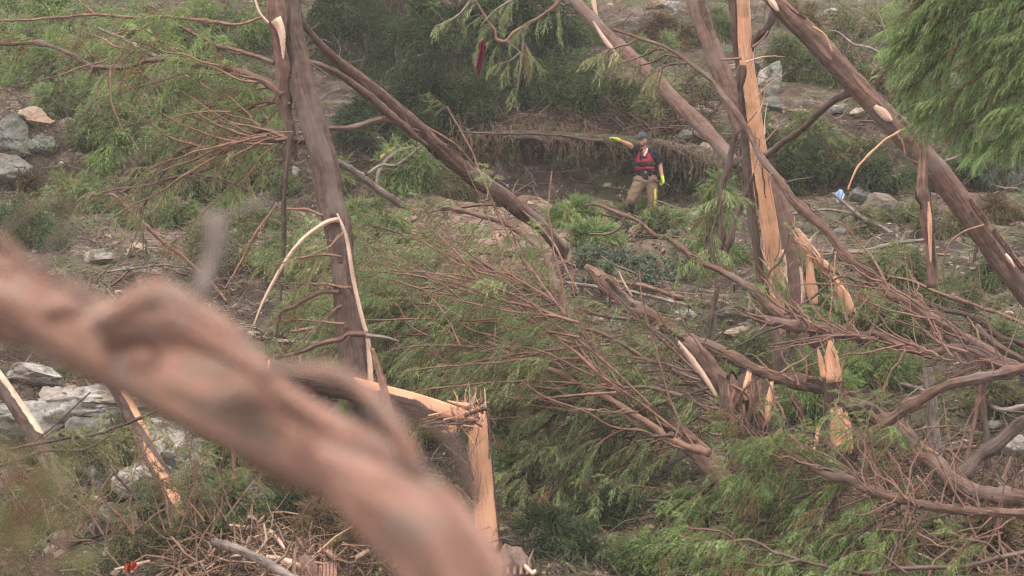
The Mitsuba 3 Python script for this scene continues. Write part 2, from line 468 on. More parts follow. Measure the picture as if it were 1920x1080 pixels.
def grow(L, C, s0=0.15, s1=1.0, per_m=5.0, tw=0.8, droop=0.5, col=GREEN, bl=0.21, gap=0.034, lean=(0, 0, 0), spread=0.9, bare=0.12, twig_r=0.0036, tip=True, rate=1.0):
    """Side twigs with feathery branchlets along the limb C. lean: a pull given to every twig."""
    r = rng_()
    path = C[:, :3]
    seg = np.concatenate([[0], np.cumsum(np.linalg.norm(np.diff(path, axis=0), axis=1))])
    n = max(2, int(seg[-1] * (s1 - s0) * per_m))
    ss = np.sort(r.uniform(s0, s1, n)) * seg[-1]
    for k, s in enumerate(ss):
        b = np.array([np.interp(s, seg, path[:, c]) for c in range(3)])
        i = min(max(np.searchsorted(seg, s), 1), len(path) - 1)
        t = unit(path[i] - path[i - 1])
        q = unit(np.cross(t, r.normal(0, 1, 3) * [1, 1, 0.9] + [0, 0, 0.2]))
        dr_ = unit(t * r.uniform(.5, 1.1) + q * spread * r.uniform(.6, 1.2) + np.array(lean))
        ln = tw * r.uniform(.45, 1.25) * (1.15 - 0.55 * s / seg[-1])
        m = 7
        pts = [b]
        for j in range(m):
            dr_ = unit(dr_ + np.array([0, 0, -droop]) * ln / m * 1.6 + r.normal(0, .10, 3) + np.array(lean) * .12)
            pts.append(pts[-1] + dr_ * ln / m)
        pts = np.array(pts)
        L.tw.append(tube(pts, np.linspace(twig_r * 1.5, twig_r * .5, m + 1), 3))
        if r.random() < bare:
            continue
        nb = max(3, int(ln / gap))
        u = np.linspace(0.12, 1.0, nb) * m
        P = np.stack([np.interp(u, np.arange(m + 1), pts[:, c]) for c in range(3)], 1)
        tt = unit(np.gradient(pts, axis=0))
        Tn = unit(np.stack([np.interp(u, np.arange(m + 1), tt[:, c]) for c in range(3)], 1))
        flat = unit(np.cross(Tn, unit(r.normal(0, .35, (nb, 3)) + [0, 0, 1])))
        sg = np.where(np.arange(nb) % 2 == 0, 1.0, -1.0)[:, None]
        D = unit(Tn * 0.8 + flat * sg * r.uniform(.2, .7, (nb, 1)) + np.array([0, 0, -0.6]) * r.uniform(.3, 1.3, (nb, 1)) + np.array(lean) * .5 + r.normal(0, .14, (nb, 3)))
        side = unit(np.cross(D, np.cross(flat, Tn) + r.normal(0, .5, (nb, 3))))
        ll = bl * r.uniform(.6, 1.3, nb) * (1.1 - 0.4 * u / m)
        tint = np.clip(col * r.uniform(.72, 1.3), 0, 1)
        dry = r.random() < 0.10
        cc = (DULL if dry else tint) * r.uniform(.75, 1.25, (nb, 1)) * r.normal(1, .06, (nb, 3))
        keep = r.random(nb) < rate
        L.add(P[keep], D[keep], side[keep], ll[keep], np.clip(cc[keep], .01, .9))


def sub_limbs(tree, L, C, n, length, w, mat='bark_red', lean=(0, 0, 0), leaf=None, s0=.15, droop=.25, spread=.9, parts=True):
    """n unforeseen side limbs off the limb C, each a part, each leafy as leaf says."""
    r = rng_()
    path = C[:, :3]
    for k in range(n):
        i = int(np.clip((s0 + (1 - s0) * (k + r.random()) / n) * (len(path) - 1), 1, len(path) - 2))
        t = unit(path[i + 1] - path[i - 1])
        q = unit(np.cross(t, r.normal(0, 1, 3)))
        d = unit(t * .8 + q * spread + np.array(lean))
        ln = length * r.uniform(.6, 1.2)
        pts = [path[i]]
        for j in range(7):
            d = unit(d + np.array([0, 0, -droop]) * ln / 7 + r.normal(0, .13, 3))
            pts.append(pts[-1] + d * ln / 7)
        rad = np.linspace(min(w, C[i, 3] * .8), min(w, C[i, 3]) * .25, 8)
        S = spline(np.column_stack([np.array(pts), rad]), 0.09)
        tb = tube(S[:, :3], np.maximum(S[:, 3], .004), 6, .1, SEED[0] + k, .5)
        if parts:
            put(f'{tree}__limb', (tb[0], tb[1]), mat, True, tb[2])
        else:
            L.tw.append(tb)
        if leaf:
            grow(L, S, **leaf)

def plates(tree, C, n, mats=('bark_brown', 'bark_red', 'bark_grey'), long=(.25, 1.1), wide=(.25, .8), s0=0.0, s1=1.0, front=2.0):
    """Loose plates and strips of bark that lift from the trunk C, a few to a part."""
    r = rng_()
    for m, mt in enumerate(mats):
        out = []
        for k in range(n // len(mats)):
            st = np.linalg.norm(C[1, :3] - C[0, :3])
            ln = int(max(4, r.uniform(*long) / st))
            i = int(r.uniform(s0, s1) * max(1, len(C) - ln - 1))
            seg = C[i:i + ln]
            if len(seg) < 4:
                continue
            a, w = r.uniform(-front, front), r.uniform(*wide)
            f = np.sin(np.linspace(.25, np.pi - .25, len(seg))) ** .6
            lift = 1.0 + .05 + .10 * r.random() * np.linspace(0, 1, len(seg)) ** 2
            wig = .25 * (meshkit.noise(np.stack([np.arange(len(seg)) * .5 + k] * 3, 1), k) - .5)
            out.append(shell(seg[:, :3], seg[:, 3] * lift, a - w / 2 * f + wig, a + w / 2 * f + wig, .07, 5, .05, k))
        if out:
            V, F, UV = join(out)
            stuff(put(f'{tree}__bark_plates', (V, F), mt, 30))


def fine_limbs(tree, L, n, starts, d, ang, length, w=(5, 2), mat='bark_pink', leaf=None, bend=.5):
    """Slender limbs that fan out from the pixels along starts, each a part; ang: their directions in the picture in degrees, 90 up."""
    r = rng_()
    st = spline(np.column_stack([np.asarray(starts, float), 0 * np.arange(len(starts))]), 6)
    for k in range(n):
        x, y = st[r.integers(0, len(st)), :2] + r.normal(0, 6, 2)
        a, ln = math.radians(r.uniform(*ang)), r.uniform(*length)
        da = r.normal(0, bend) / 6
        q = [(x, y)]
        for j in range(6):
            a += da + r.normal(0, .07)
            x, y = x + math.cos(a) * ln / 6, y - math.sin(a) * ln / 6
            q.append((x, y))
        d0 = r.uniform(*d)
        g = float(ground_depth(*q[-1])[0])
        c = limb(tree, q, (r.uniform(.7, 1.2) * w[0], w[1]), d=(d0, min(d0 + r.uniform(-.6, 1.2), g - .15)), mat=mat)
        if leaf:
            grow(L, c, **leaf)


def fibres(tree, line, n, d, ang, ln, mats=('pale_wood', 'bare_wood', 'bark_pink')):
    """Torn wood fibres that stand off the break along the pixels of line."""
    r = rng_()
    st = spline(np.column_stack([np.asarray(line, float), 0 * np.arange(len(line))]), 3)
    for mt in mats:
        out = []
        for k in range(n // len(mats)):
            x, y = st[r.integers(0, len(st)), :2] + r.normal(0, 7, 2)
            p = at(x, y, d + r.uniform(-.08, .05))
            a = math.radians(ang + r.normal(0, 22))
            v = unit(np.array([math.cos(a), r.normal(0, .3), math.sin(a)]))
            q = [p]
            for _ in range(4):
                v = unit(v + r.normal(0, .14, 3))
                q.append(q[-1] + v * r.uniform(*ln) / 4)
            w = r.uniform(.004, .016)
            out.append(tube(np.array(q), np.linspace(w, w * .25, 5), 4, .2, k))
        V, F, UV = join(out)
        stuff(put(f'{tree}__fibres', (V, F), mt, True, UV))


# ================================================================== TREES
# ---- the broken standing trunk left of the middle
t = thing('broken_cypress', 'tall snapped reddish trunk standing left of centre, its bark split and hanging in strips', 'tree')
c0 = limb(t, [(543, -40), (547, 50), (556, 100), (568, 160), (582, 213), (598, 267), (611, 320), (620, 380), (633, 430), (643, 500), (650, 560), (659, 640), (668, 710), (690, 800), (712, 900), (730, 1000), (748, 1110)],
     [36, 40, 44, 46, 47, 48, 50, 52, 50, 46, 47, 50, 54, 56, 58, 60, 62], d=(41, 38.2), mat='bark_brown', name='trunk', sides=26)
plates(t, c0, 24, ('bark_red', 'bark_brown'))
limb(t, [(508, -40), (516, 20), (522, 60), (527, 133), (534, 200), (546, 256), (556, 300)], [24, 30, 26, 25, 23, 20, 8], d=40.5, mat='bark_red', name='split_stem', sides=16)
limb(t, [(517, 36), (526, 52), (530, 80), (531, 110)], [22, 16, 10, 3], d=40.32, mat='pale_wood', name='bare_wood', label='pale freshly torn wood near the top of the trunk')
limb(t, [(545, 228), (541, 283), (533, 360), (532, 460), (526, 565)], [13, 11, 10, 9, 4], d=40.2, mat='bark_brown', name='bark_strip', label='long thin bark strip hanging straight down')
limb(t, [(632, 400), (650, 447), (663, 527), (680, 600), (690, 640), (697, 740)], [3, 7, 8, 8, 9, 12], d=38.6, mat='pale_wood', name='bare_wood', label='pale bare edge running down the right of the trunk')
limb(t, [(697, 653), (712, 700), (730, 770), (745, 830), (745, 900), (733, 1000), (738, 1100)], [8, 12, 16, 18, 18, 17, 15], d=38.0, mat='bark_pink', name='splinter')
limb(t, [(636, 411), (610, 418), (567, 450), (533, 493), (510, 533), (490, 573), (476, 610)], [9, 10, 9, 8, 7, 5, 3], d=39.4, mat='pale_wood', name='peeled_strip', label='pale peeled strip arching down to the left')
LA = Leaves()
c = limb(t, [(530, 180), (500, 157), (450, 137), (393, 123), (333, 115), (283, 113), (240, 122), (187, 125), (173, 125), (140, 103), (93, 90), (57, 80), (-10, 82)], [18, 16, 14, 13, 12, 11, 10, 9, 9, 8, 8, 7, 6], d=(40.4, 42))
grow(LA, c, .1, 1, 7, .7, .6, FRESH * .9, bare=.35)
limb(t, [(176, 124), (170, 136), (166, 146)], [8, 5, 4], d=41.4)
c = limb(t, [(515, 118), (450, 100), (413, 87), (360, 63), (320, 37), (285, 12)], [10, 9, 8, 7, 5, 4], d=(40.5, 43))
grow(LA, c, .2, 1, 7, .8, .5, FRESH * .9, bare=.2)
c = limb(t, [(520, 30), (487, 35), (443, 43), (393, 43), (320, 35), (240, 32), (180, 26), (127, 29), (67, 37), (-10, 38)], [4, 5, 6, 7, 7, 7, 6, 6, 5, 5], d=(40.5, 42.5), mat='bark_pink')
grow(LA, c, .2, 1, 7, .7, .6, FRESH * .9, bare=.3)
limb(t, [(180, 28), (160, 13), (140, -6)], [5, 4, 3], d=42, mat='bark_pink')
limb(t, [(503, 43), (483, 20), (475, -12)], [5, 5, 4], d=40.3, mat='pale_wood')
c = limb(t, [(545, 194), (493, 193), (460, 202), (427, 217), (387, 230), (330, 246)], [6, 6, 5, 5, 4, 3], d=(40.4, 42))
grow(LA, c, .3, 1, 5, .6, .6, OLIVE, bare=.3)
c = limb(t, [(582, 278), (540, 257), (500, 246), (450, 247), (393, 258), (343, 277), (313, 307), (283, 362), (262, 400)], [10, 10, 9, 8, 8, 7, 6, 5, 4], d=(40.2, 42.5))
grow(LA, c, .2, 1, 4, .7, .6, OLIVE, bare=.35)
sub_limbs(t, LA, c, 4, 1.2, .02, leaf=dict(per_m=5, tw=.5, col=OLIVE, bare=.3), lean=(-.3, 0, -.1))
c = limb(t, [(578, 262), (520, 260), (473, 277), (423, 297), (367, 323), (317, 333), (267, 343), (213, 358), (150, 372)], [10, 9, 8, 8, 7, 6, 6, 5, 4], d=(40.2, 42.5))
grow(LA, c, .2, 1, 4, .7, .6, OLIVE, bare=.35)
limb(t, [(367, 326), (417, 337), (467, 360), (505, 380)], [5, 5, 4, 3], d=41)
limb(t, [(350, 330), (375, 340), (395, 354)], [4, 4, 3], d=41)
c = limb(t, [(636, 548), (600, 550), (550, 570), (523, 590), (517, 630)], [10, 9, 8, 7, 5], d=39)
grow(LA, c, .3, 1, 5, .4, .5, OLIVE, bare=.5)
limb(t, [(537, 392), (570, 395), (603, 403), (632, 402)], [5, 5, 5, 6], d=39.6, mat='bark_pink')
c = limb(t, [(690, 627), (660, 632), (640, 637), (600, 645), (567, 655), (500, 675)], [12, 11, 10, 9, 8, 6], d=(38.3, 39))
limb(t, [(686, 629), (705, 632), (725, 634), (747, 640)], [13, 8, 6, 3], d=38.3, mat='bark_grey')
fine_limbs(t, LA, 16, [(585, 270), (560, 262), (500, 255), (430, 285)], (39.6, 41), (165, 215), (120, 330), (5, 2), leaf=dict(per_m=3, tw=.5, col=OLIVE, bare=.4))
fine_limbs(t, LA, 8, [(560, 180), (480, 150), (400, 125)], (40, 42), (160, 200), (100, 300), (5, 2), leaf=dict(per_m=7, tw=.7, col=FRESH * .9, bare=.2))
fine_limbs(t, None, 14, [(590, 270), (520, 250), (430, 200), (300, 115), (200, 125), (300, 30)], (39.4, 41.5), (140, 260), (60, 260), (3.2, 1.3))
fine_limbs(t, LA, 7, [(640, 400), (645, 520), (655, 630)], (38.6, 39.2), (170, 235), (60, 170), (5, 2), leaf=dict(per_m=5, tw=.4, col=OLIVE, bare=.3))
LA.finish(t, 11)

# ---- the trunk leaning from it down to the right
t = thing('leaning_trunk', 'split brown trunk leaning from the snapped standing trunk down to the right', 'tree')
c0 = limb(t, [(528, -20), (573, 50), (617, 100), (650, 128), (690, 160), (757, 216), (813, 270), (855, 305), (890, 332), (947, 372), (973, 392), (1017, 427), (1055, 472)],
     [9, 11, 16, 20, 24, 28, 31, 33, 33, 31, 29, 26, 24], d=(42, 52.8), mat='bark_red', name='trunk', sides=22)
plates(t, c0, 16, ('bark_brown', 'bark_red'), s0=.3)
limb(t, [(560, 110), (605, 124), (645, 146), (690, 180), (735, 217), (770, 247), (800, 272)], [9, 11, 13, 15, 15, 12, 6], d=(42.3, 46.2), mat='bark_red', name='split_stem')
limb(t, [(782, 226), (800, 238), (840, 262), (860, 277), (873, 292), (890, 312)], [4, 5, 6, 6, 6, 4], d=(46.8, 48.6), mat='bark_pink', name='bark_strip')
limb(t, [(757, 227), (710, 226), (665, 232), (610, 242), (560, 250)], [11, 12, 11, 9, 8], d=(46.5, 46))
limb(t, [(610, 290), (640, 308), (680, 335), (735, 372), (765, 390)], [12, 13, 13, 13, 12], d=(47, 51), mat='bark_grey', name='dead_limb')
limb(t, [(980, 396), (1003, 415), (1030, 445), (1045, 468), (1062, 505), (1085, 545)], [3, 4, 4, 4, 4, 3], d=(50.6, 48), mat='bark_pink', name='bark_strip')
limb(t, [(940, 386), (900, 385), (853, 388), (815, 396), (770, 416)], [7, 6, 6, 5, 4], d=50)

# ---- peeled trunk right of the walker
t = thing('peeled_trunk', 'tall straight trunk peeled to bright orange wood with dark bark on its left', 'tree')
pp = [(1391, -40), (1395, 30), (1398, 97), (1412, 200), (1423, 290), (1431, 360), (1443, 427), (1453, 507), (1458, 560), (1463, 620)]
P, dd = points(pp, d=(46.5, 47.2))
w = np.array([25, 25, 26, 28, 32, 34, 33, 30, 25, 20.])
C = spline(np.column_stack([P, w / 2 * dd / FPX]), .09)
V, F, UV = tube(C[:, :3], C[:, 3], 22, .05, 3, 1.5)
put(f'{t}__bare_trunk', (V, F), 'bare_wood', True, UV)
plates(t, C, 3, ('bark_red',), (.3, 1.2), (.15, .5), front=3)
limb(t, [(1372, -40), (1378, 20), (1381, 60), (1388, 130), (1393, 200), (1400, 300), (1408, 390), (1420, 470), (1430, 560)], [22, 21, 19, 18, 17, 16, 17, 17, 14], d=(46.6, 47.3), mat='bark_brown', name='bark', sides=16)
limb(t, [(1392, 122), (1391, 132), (1389, 150), (1386, 172)], [14, 20, 18, 6], d=46.1, mat='bark_brown', name='knot', sides=12)
limb(t, [(1352, 112), (1370, 111), (1390, 109)], [4, 5, 6], d=46.3, mat='bark_pink', name='stub')
limb(t, [(1398, 100), (1409, 92), (1424, 68), (1440, 55), (1452, 20), (1462, -10)], [9, 12, 14, 15, 14, 13], d=(46.8, 46), mat='bark_brown')
limb(t, [(1411, 88), (1425, 74), (1440, 58)], [4, 4, 3], d=46.2, mat='bark_pink')
for q, ww, dz in (([(1490, 428), (1500, 444), (1520, 474), (1552, 505)], [7, 19, 24, 20], 45.6), ([(1497, 428), (1520, 460), (1550, 500)], [2, 4, 3], 45.4), ([(1526, 570), (1522, 545), (1520, 515), (1516, 478)], [15, 20, 17, 6], 45.2),
                  ([(1564, 518), (1576, 542), (1588, 564), (1596, 584)], [8, 18, 20, 15], 45), ([(1466, 468), (1470, 500), (1474, 540)], [8, 12, 7], 46.4), ([(1500, 500), (1506, 540), (1502, 580)], [4, 9, 3], 45.6)):
    limb(t, q, ww, d=dz, mat='bare_wood' if ww[1] > 17 else 'pale_wood', name='splinter', amp=.25, ragged=2)

fibres(t, [(1440, 480), (1455, 520), (1460, 570)], 24, 46.5, 92, (.2, .6))
fibres(t, [(1495, 435), (1530, 485), (1575, 535), (1595, 575)], 36, 45.2, 118, (.15, .5))
fibres(t, [(1404, 60), (1415, 180), (1432, 320)], 12, 46.2, 92, (.3, .9), ('bare_wood', 'pale_wood'))

t = thing('tall_trunk', 'thick grey brown trunk leaning behind the peeled orange trunk', 'tree')
c0 = limb(t, [(1294, -40), (1303, 0), (1328, 73), (1352, 133), (1375, 187), (1392, 240), (1420, 300), (1448, 350), (1470, 410), (1486, 480), (1494, 560), (1500, 640)], [33, 33, 34, 35, 36, 35, 34, 34, 32, 32, 34, 36], d=(50, 47.8), mat='bark_red', name='trunk', sides=22)

plates(t, c0, 14, ('bark_red', 'bark_red'))

# ---- big trunk leaning out of the right edge
t = thing('leaning_trunk', 'thick straight trunk leaning from top centre right down to the right edge', 'tree')
c0 = limb(t, [(1428, -28), (1458, 6), (1487, 35), (1540, 87), (1580, 133), (1627, 183), (1670, 227), (1710, 270), (1753, 318), (1793, 368), (1835, 427), (1877, 484), (1922, 542), (2000, 640), (2100, 760)],
     [30, 34, 37, 39, 41, 43, 43, 44, 45, 46, 47, 47, 47, 50, 54], d=(45.2, 45.4), mat='bark_red', name='trunk', sides=26)
plates(t, c0, 22, ('bark_red', 'bark_red', 'bark_pink'))
limb(t, [(1442, -4), (1450, 8), (1458, 20)], [10, 13, 6], d=44.9, mat='pale_wood', name='torn_wood')
limb(t, [(1640, 199), (1652, 209), (1663, 220), (1672, 226)], [8, 17, 15, 5], d=45.05, mat='pale_wood', name='bare_patch', label='pale scar where a limb was torn off')
limb(t, [(1885, 476), (1893, 487), (1902, 500)], [5, 9, 3], d=45.1, mat='pale_wood', name='bare_patch')
limb(t, [(1598, 172), (1563, 190), (1540, 213), (1507, 243), (1467, 267), (1437, 292)], [13, 13, 12, 12, 12, 13], d=(45.3, 46.6), mat='bark_brown')
limb(t, [(1522, 50), (1535, 56), (1547, 65), (1554, 78), (1560, 96)], [4, 5, 5, 4, 4], d=45, mat='bare_wood', name='twig')
limb(t, [(1697, 241), (1680, 250), (1657, 263), (1635, 283), (1613, 307), (1600, 330), (1590, 355)], [6, 6, 5, 5, 5, 4, 3], d=44.8, mat='bare_wood', name='twig')
limb(t, [(1682, 250), (1693, 270), (1697, 292)], [4, 4, 3], d=44.8, mat='bark_pink', name='twig')
limb(t, [(1845, 422), (1825, 428), (1800, 440), (1780, 455), (1772, 480), (1768, 520)], [6, 5, 5, 4, 4, 3], d=44.8, mat='bark_pink', name='twig')

# ---- slender trunk leaning from upper middle to lower right
t = thing('slender_trunk', 'slender brown trunk slanting from the walker down to the lower right edge', 'tree')
c0 = c = limb(t, [(1150, 55), (1200, 70), (1240, 87), (1280, 110), (1330, 150), (1360, 187), (1390, 230), (1430, 290), (1457, 333), (1480, 365), (1513, 400), (1557, 440), (1597, 480), (1640, 517), (1680, 550), (1723, 580), (1763, 607), (1813, 637), (1863, 667), (1907, 690), (1990, 740)],
         [5, 6, 7, 8, 10, 11, 12, 13, 14, 15, 16, 17, 18, 19, 19, 19, 20, 20, 20, 20, 22], d=(46.5, 42), mat='bark_red', name='trunk', sides=14)
LA = Leaves()
for q in ([(1200, 68), (1175, 80), (1153, 90), (1120, 105)], [(1280, 110), (1250, 100), (1225, 115), (1190, 125)], [(1240, 88), (1200, 110), (1160, 120)], [(1290, 118), (1255, 118), (1230, 135)]):
    c = limb(t, q, [5, 3], d=46.3)
    grow(LA, c, .2, 1, 9, .5, .9, OLIVE * 1.15, bare=.05, lean=(-.2, 0, -.2))
LA.finish(t, 12)
plates(t, c0, 20, ('bark_brown', 'bark_pink'), s0=.3)
fine_limbs(t, None, 12, [(1640, 515), (1760, 605), (1880, 680)], (41.6, 43), (100, 190), (60, 240), (5, 2))
limb(t, [(1690, 560), (1740, 604), (1790, 650), (1830, 690)], [10, 12, 12, 8], d=(43.6, 42.7), mat='bark_red')

t = thing('dead_stub', 'narrow upright dead stub with an orange split, before the leaning right trunk', 'tree stub')
c0 = limb(t, [(1748, 540), (1745, 487), (1740, 410), (1735, 360), (1731, 290), (1729, 250), (1726, 232)], [22, 20, 22, 22, 17, 12, 5], d=44.3, mat='bark_red', name='stem', ragged=3)
limb(t, [(1741, 378), (1743, 410), (1744, 450), (1745, 492)], [3, 9, 8, 3], d=44.12, mat='bare_wood', name='bare_wood', label='bright orange split in the stub')

plates(t, c0, 8, ('bark_brown', 'bark_pink'))

# ---- fallen limbs lower right
t = thing('fallen_limb', 'crooked brown fallen limb lying across from the peeled trunk foot to the right edge', 'branch')
c0 = limb(t, [(1400, 588), (1430, 598), (1467, 603), (1497, 609), (1530, 612), (1563, 619), (1613, 630), (1640, 632), (1663, 638), (1697, 655), (1740, 662), (1780, 648), (1827, 663), (1873, 683), (1925, 693), (1990, 705)],
     [6, 15, 22, 24, 23, 20, 16, 13, 13, 14, 14, 15, 17, 18, 18, 20], d=(42.8, 41.6), mat='bark_red', name='stem', sides=14)
plates(t, c0, 18, ('bark_brown', 'bark_pink'))
fine_limbs(t, None, 14, [(1480, 608), (1600, 628), (1740, 660), (1900, 690)], (41.2, 42.4), (120, 200), (60, 260), (5, 2))
fine_limbs(t, None, 30, [(1440, 600), (1600, 628), (1740, 660), (1900, 690)], (40.8, 42), (60, 220), (50, 220), (3.4, 1.4))
limb(t, [(1640, 634), (1563, 627), (1530, 632), (1497, 638), (1440, 648)], [8, 7, 6, 6, 4], d=42)
limb(t, [(1495, 612), (1500, 595), (1492, 580)], [9, 8, 5], d=42.4)
limb(t, [(1697, 655), (1690, 680), (1670, 705), (1655, 740)], [6, 5, 5, 4], d=41.8, mat='bark_pink')
limb(t, [(1470, 610), (1430, 625), (1400, 640), (1362, 655)], [5, 5, 4, 3], d=42.5, mat='bark_brown')

t = thing('fallen_tree', 'long thin fallen trunk lying diagonally from the ivy down to the lower right', 'fallen tree')
c0 = limb(t, [(1100, 500), (1120, 518), (1140, 540), (1180, 570), (1223, 597), (1280, 627), (1320, 645), (1373, 670), (1420, 697), (1467, 712), (1527, 722), (1560, 738), (1597, 757), (1647, 785), (1680, 807), (1720, 842), (1753, 870), (1773, 898), (1820, 917), (1863, 930), (1925, 942), (2000, 960)],
     [12, 22, 24, 24, 20, 17, 18, 20, 20, 22, 25, 28, 31, 33, 34, 34, 33, 31, 30, 30, 28, 28], d=(46.5, 39.2), mat='bark_red', name='trunk', sides=18)
plates(t, c0, 30, ('bark_brown', 'bark_pink'))
fine_limbs(t, None, 10, [(1400, 690), (1600, 760), (1740, 860)], (41.5, 42.5), (20, 160), (50, 180), (5, 2))
limb(t, [(1137, 523), (1165, 545), (1195, 572), (1223, 597), (1245, 620)], [3, 5, 6, 6, 4], d=(46, 45), mat='pale_wood', name='splinter')
limb(t, [(1160, 508), (1170, 530), (1185, 555)], [2, 4, 4], d=45.5, mat='pale_wood', name='splinter')
limb(t, [(1280, 632), (1240, 613), (1187, 600), (1133, 590), (1077, 575)], [10, 9, 9, 8, 6], d=(44.6, 46))
LA = Leaves()
c = limb(t, [(1300, 640), (1345, 680), (1360, 720), (1385, 760)], [6, 5, 4, 3], d=44)
grow(LA, c, .2, 1, 6, .4, .6, GREEN)
LA.finish(t, 13)

# ---- the great fallen crown in the middle
t = thing('fallen_cypress', 'big fallen cypress crown of green feathery foliage and red limbs filling the middle', 'fallen tree')
LA = Leaves()
main = limb(t, [(1420, 995), (1405, 965), (1380, 930), (1330, 868), (1300, 838), (1260, 803), (1207, 767), (1160, 745), (1120, 725), (1090, 712)], [26, 44, 42, 42, 38, 32, 28, 26, 22, 14], d=(39.3, 41.6), mat='bark_red', name='trunk', sides=20, ragged=1)
G = dict(per_m=9, tw=.85, droop=.55, lean=(-.25, 0, -.12), bare=.08)
LIMBS = [
    ([(1330, 850), (1280, 833), (1250, 815), (1190, 782), (1140, 748), (1087, 720), (1040, 694), (990, 677), (957, 660), (915, 641)], [14, 13, 12, 12, 11, 10, 9, 8, 7, 5], (39.5, 41.5), 'bark_pink', .35),
    ([(1165, 750), (1125, 735), (1107, 653), (1083, 607), (1060, 570), (1040, 533), (1030, 500), (1007, 463), (977, 433), (940, 417), (900, 403), (847, 390), (800, 378)], [22, 21, 20, 19, 18, 16, 14, 13, 12, 11, 9, 8, 5], (41.6, 46), 'bark_red', .35),
    ([(1280, 743), (1213, 725), (1173, 723), (1107, 727), (1060, 740), (1015, 755)], [9, 8, 8, 7, 6, 4], (40.2, 41.4), 'bark_red', .4),
    ([(1262, 815), (1240, 813), (1207, 807), (1173, 783), (1123, 760), (1053, 750), (1000, 745)], [10, 9, 9, 8, 7, 6, 4], (39.8, 41.2), 'bark_red', .5),
    ([(1300, 720), (1223, 710), (1160, 693), (1100, 673), (1007, 664), (940, 653), (873, 650), (790, 648), (735, 655)], [9, 8, 8, 7, 7, 6, 6, 5, 3], (41, 43), 'bark_pink', .6),
    ([(1092, 620), (1063, 590), (1040, 567), (1000, 547), (957, 531), (913, 523), (870, 520)], [14, 13, 12, 12, 11, 9, 5], (43, 45), 'bark_red', .6),
    ([(1040, 567), (1003, 543), (973, 523), (940, 510), (907, 497), (873, 480), (833, 460), (790, 440)], [11, 10, 9, 9, 9, 8, 7, 4], (43.2, 45.6), 'bark_red', .6),
    ([(1290, 712), (1223, 677), (1173, 648), (1120, 624), (1070, 610)], [9, 8, 8, 7, 5], (41, 42.5), 'bark_red', .5),
    ([(1330, 770), (1290, 745), (1245, 735), (1200, 738), (1150, 760)], [8, 8, 7, 6, 4], (40.4, 41.4), 'bark_red', .4),
    ([(1350, 800), (1310, 780), (1270, 770), (1220, 740), (1170, 700)], [9, 8, 7, 6, 4], (40.4, 41.6), 'bark_red', .4),
    ([(1210, 815), (1150, 860), (1090, 905), (1020, 960)], [8, 7, 6, 4], (41.5, 41), 'bark_brown', .8),
    ([(1240, 820), (1200, 850), (1140, 905), (1075, 965), (1010, 1010)], [8, 7, 6, 5, 3], (41.3, 40.5), 'bark_brown', .8),
    ([(1100, 735), (1050, 770), (1000, 815), (950, 850)], [7, 6, 5, 3], (42.5, 41.5), 'bark_brown', .8),
    ([(1060, 680), (1010, 720), (960, 755), (915, 800)], [7, 6, 5, 3], (43.2, 42), 'bark_brown', .85),
    ([(1040, 600), (970, 595), (880, 600), (790, 610), (720, 600)], [8, 7, 6, 5, 3], (44.8, 45.5), 'bark_brown', .85),
    ([(1000, 560), (920, 555), (850, 545), (770, 530), (700, 520)], [8, 7, 6, 5, 3], (45.4, 46.5), 'bark_brown', .85),
    ([(960, 480), (880, 470), (800, 455), (730, 430), (680, 420)], [7, 6, 5, 4, 3], (46.8, 48), 'bark_brown', .85),
    ([(930, 650), (860, 690), (800, 710), (740, 710)], [7, 6, 5, 3], (43.8, 43.5), 'bark_brown', .85),
    ([(1100, 700), (1020, 705), (930, 700), (850, 720)], [7, 6, 5, 3], (43.4, 43.2), 'bark_brown', .85),
    ([(1290, 850), (1240, 880), (1190, 930), (1130, 985)], [8, 7, 6, 3], (41.3, 40), 'bark_brown', .7),
    ([(1340, 880), (1310, 910), (1270, 950), (1230, 1000)], [8, 7, 5, 3], (40.8, 40), 'bark_brown', .7),
    ([(1000, 690), (950, 740), (930, 780), (890, 830)], [6, 6, 5, 3], (43, 41.5), 'bark_brown', .7),
]
for q, ww, d, mt, k in LIMBS:
    c = limb(t, q, ww, d=d, mat=mt)
    grow(LA, c, .12, 1, **{**G, 'per_m': G['per_m'] * k, 'col': GREEN * (1.1 if k > 1 else .95)})
    sub_limbs(t, LA, c, 4, 1.1, .014, mat=mt, lean=(-.4, 0, -.1), leaf={**G, 'per_m': 8 * k, 'tw': .6, 'col': GREEN}, parts=False)
fine_limbs(t, LA, 46, [(1330, 850), (1260, 800), (1180, 755), (1110, 690), (1060, 580)], (40, 42), (125, 195), (140, 460), (6, 2.2), leaf={**G, 'per_m': 2, 'tw': .6, 'col': GREEN})
fine_limbs(t, LA, 16, [(1400, 800), (1360, 740), (1300, 700)], (40, 41.4), (110, 190), (90, 320), (6, 2.2), mat='bark_red', leaf={**G, 'per_m': 1.5, 'tw': .5, 'col': GREEN})
fine_limbs(t, LA, 30, [(1150, 640), (980, 600), (850, 520), (800, 640), (900, 720)], (43, 45), (150, 215), (120, 330), (4, 1.6), leaf={**G, 'per_m': 9, 'tw': .8, 'col': GREEN})
fine_limbs(t, LA, 22, [(1250, 830), (1150, 790), (1050, 760)], (41, 42.4), (195, 245), (120, 300), (4, 1.6), mat='bark_brown', leaf={**G, 'per_m': 6, 'tw': .7, 'col': GREEN})
fine_limbs(t, None, 60, [(1330, 850), (1240, 790), (1150, 735), (1080, 610), (1000, 540), (900, 520), (860, 650)], (40, 42.5), (100, 215), (80, 300), (3.4, 1.4))
LA.finish(t, 21)

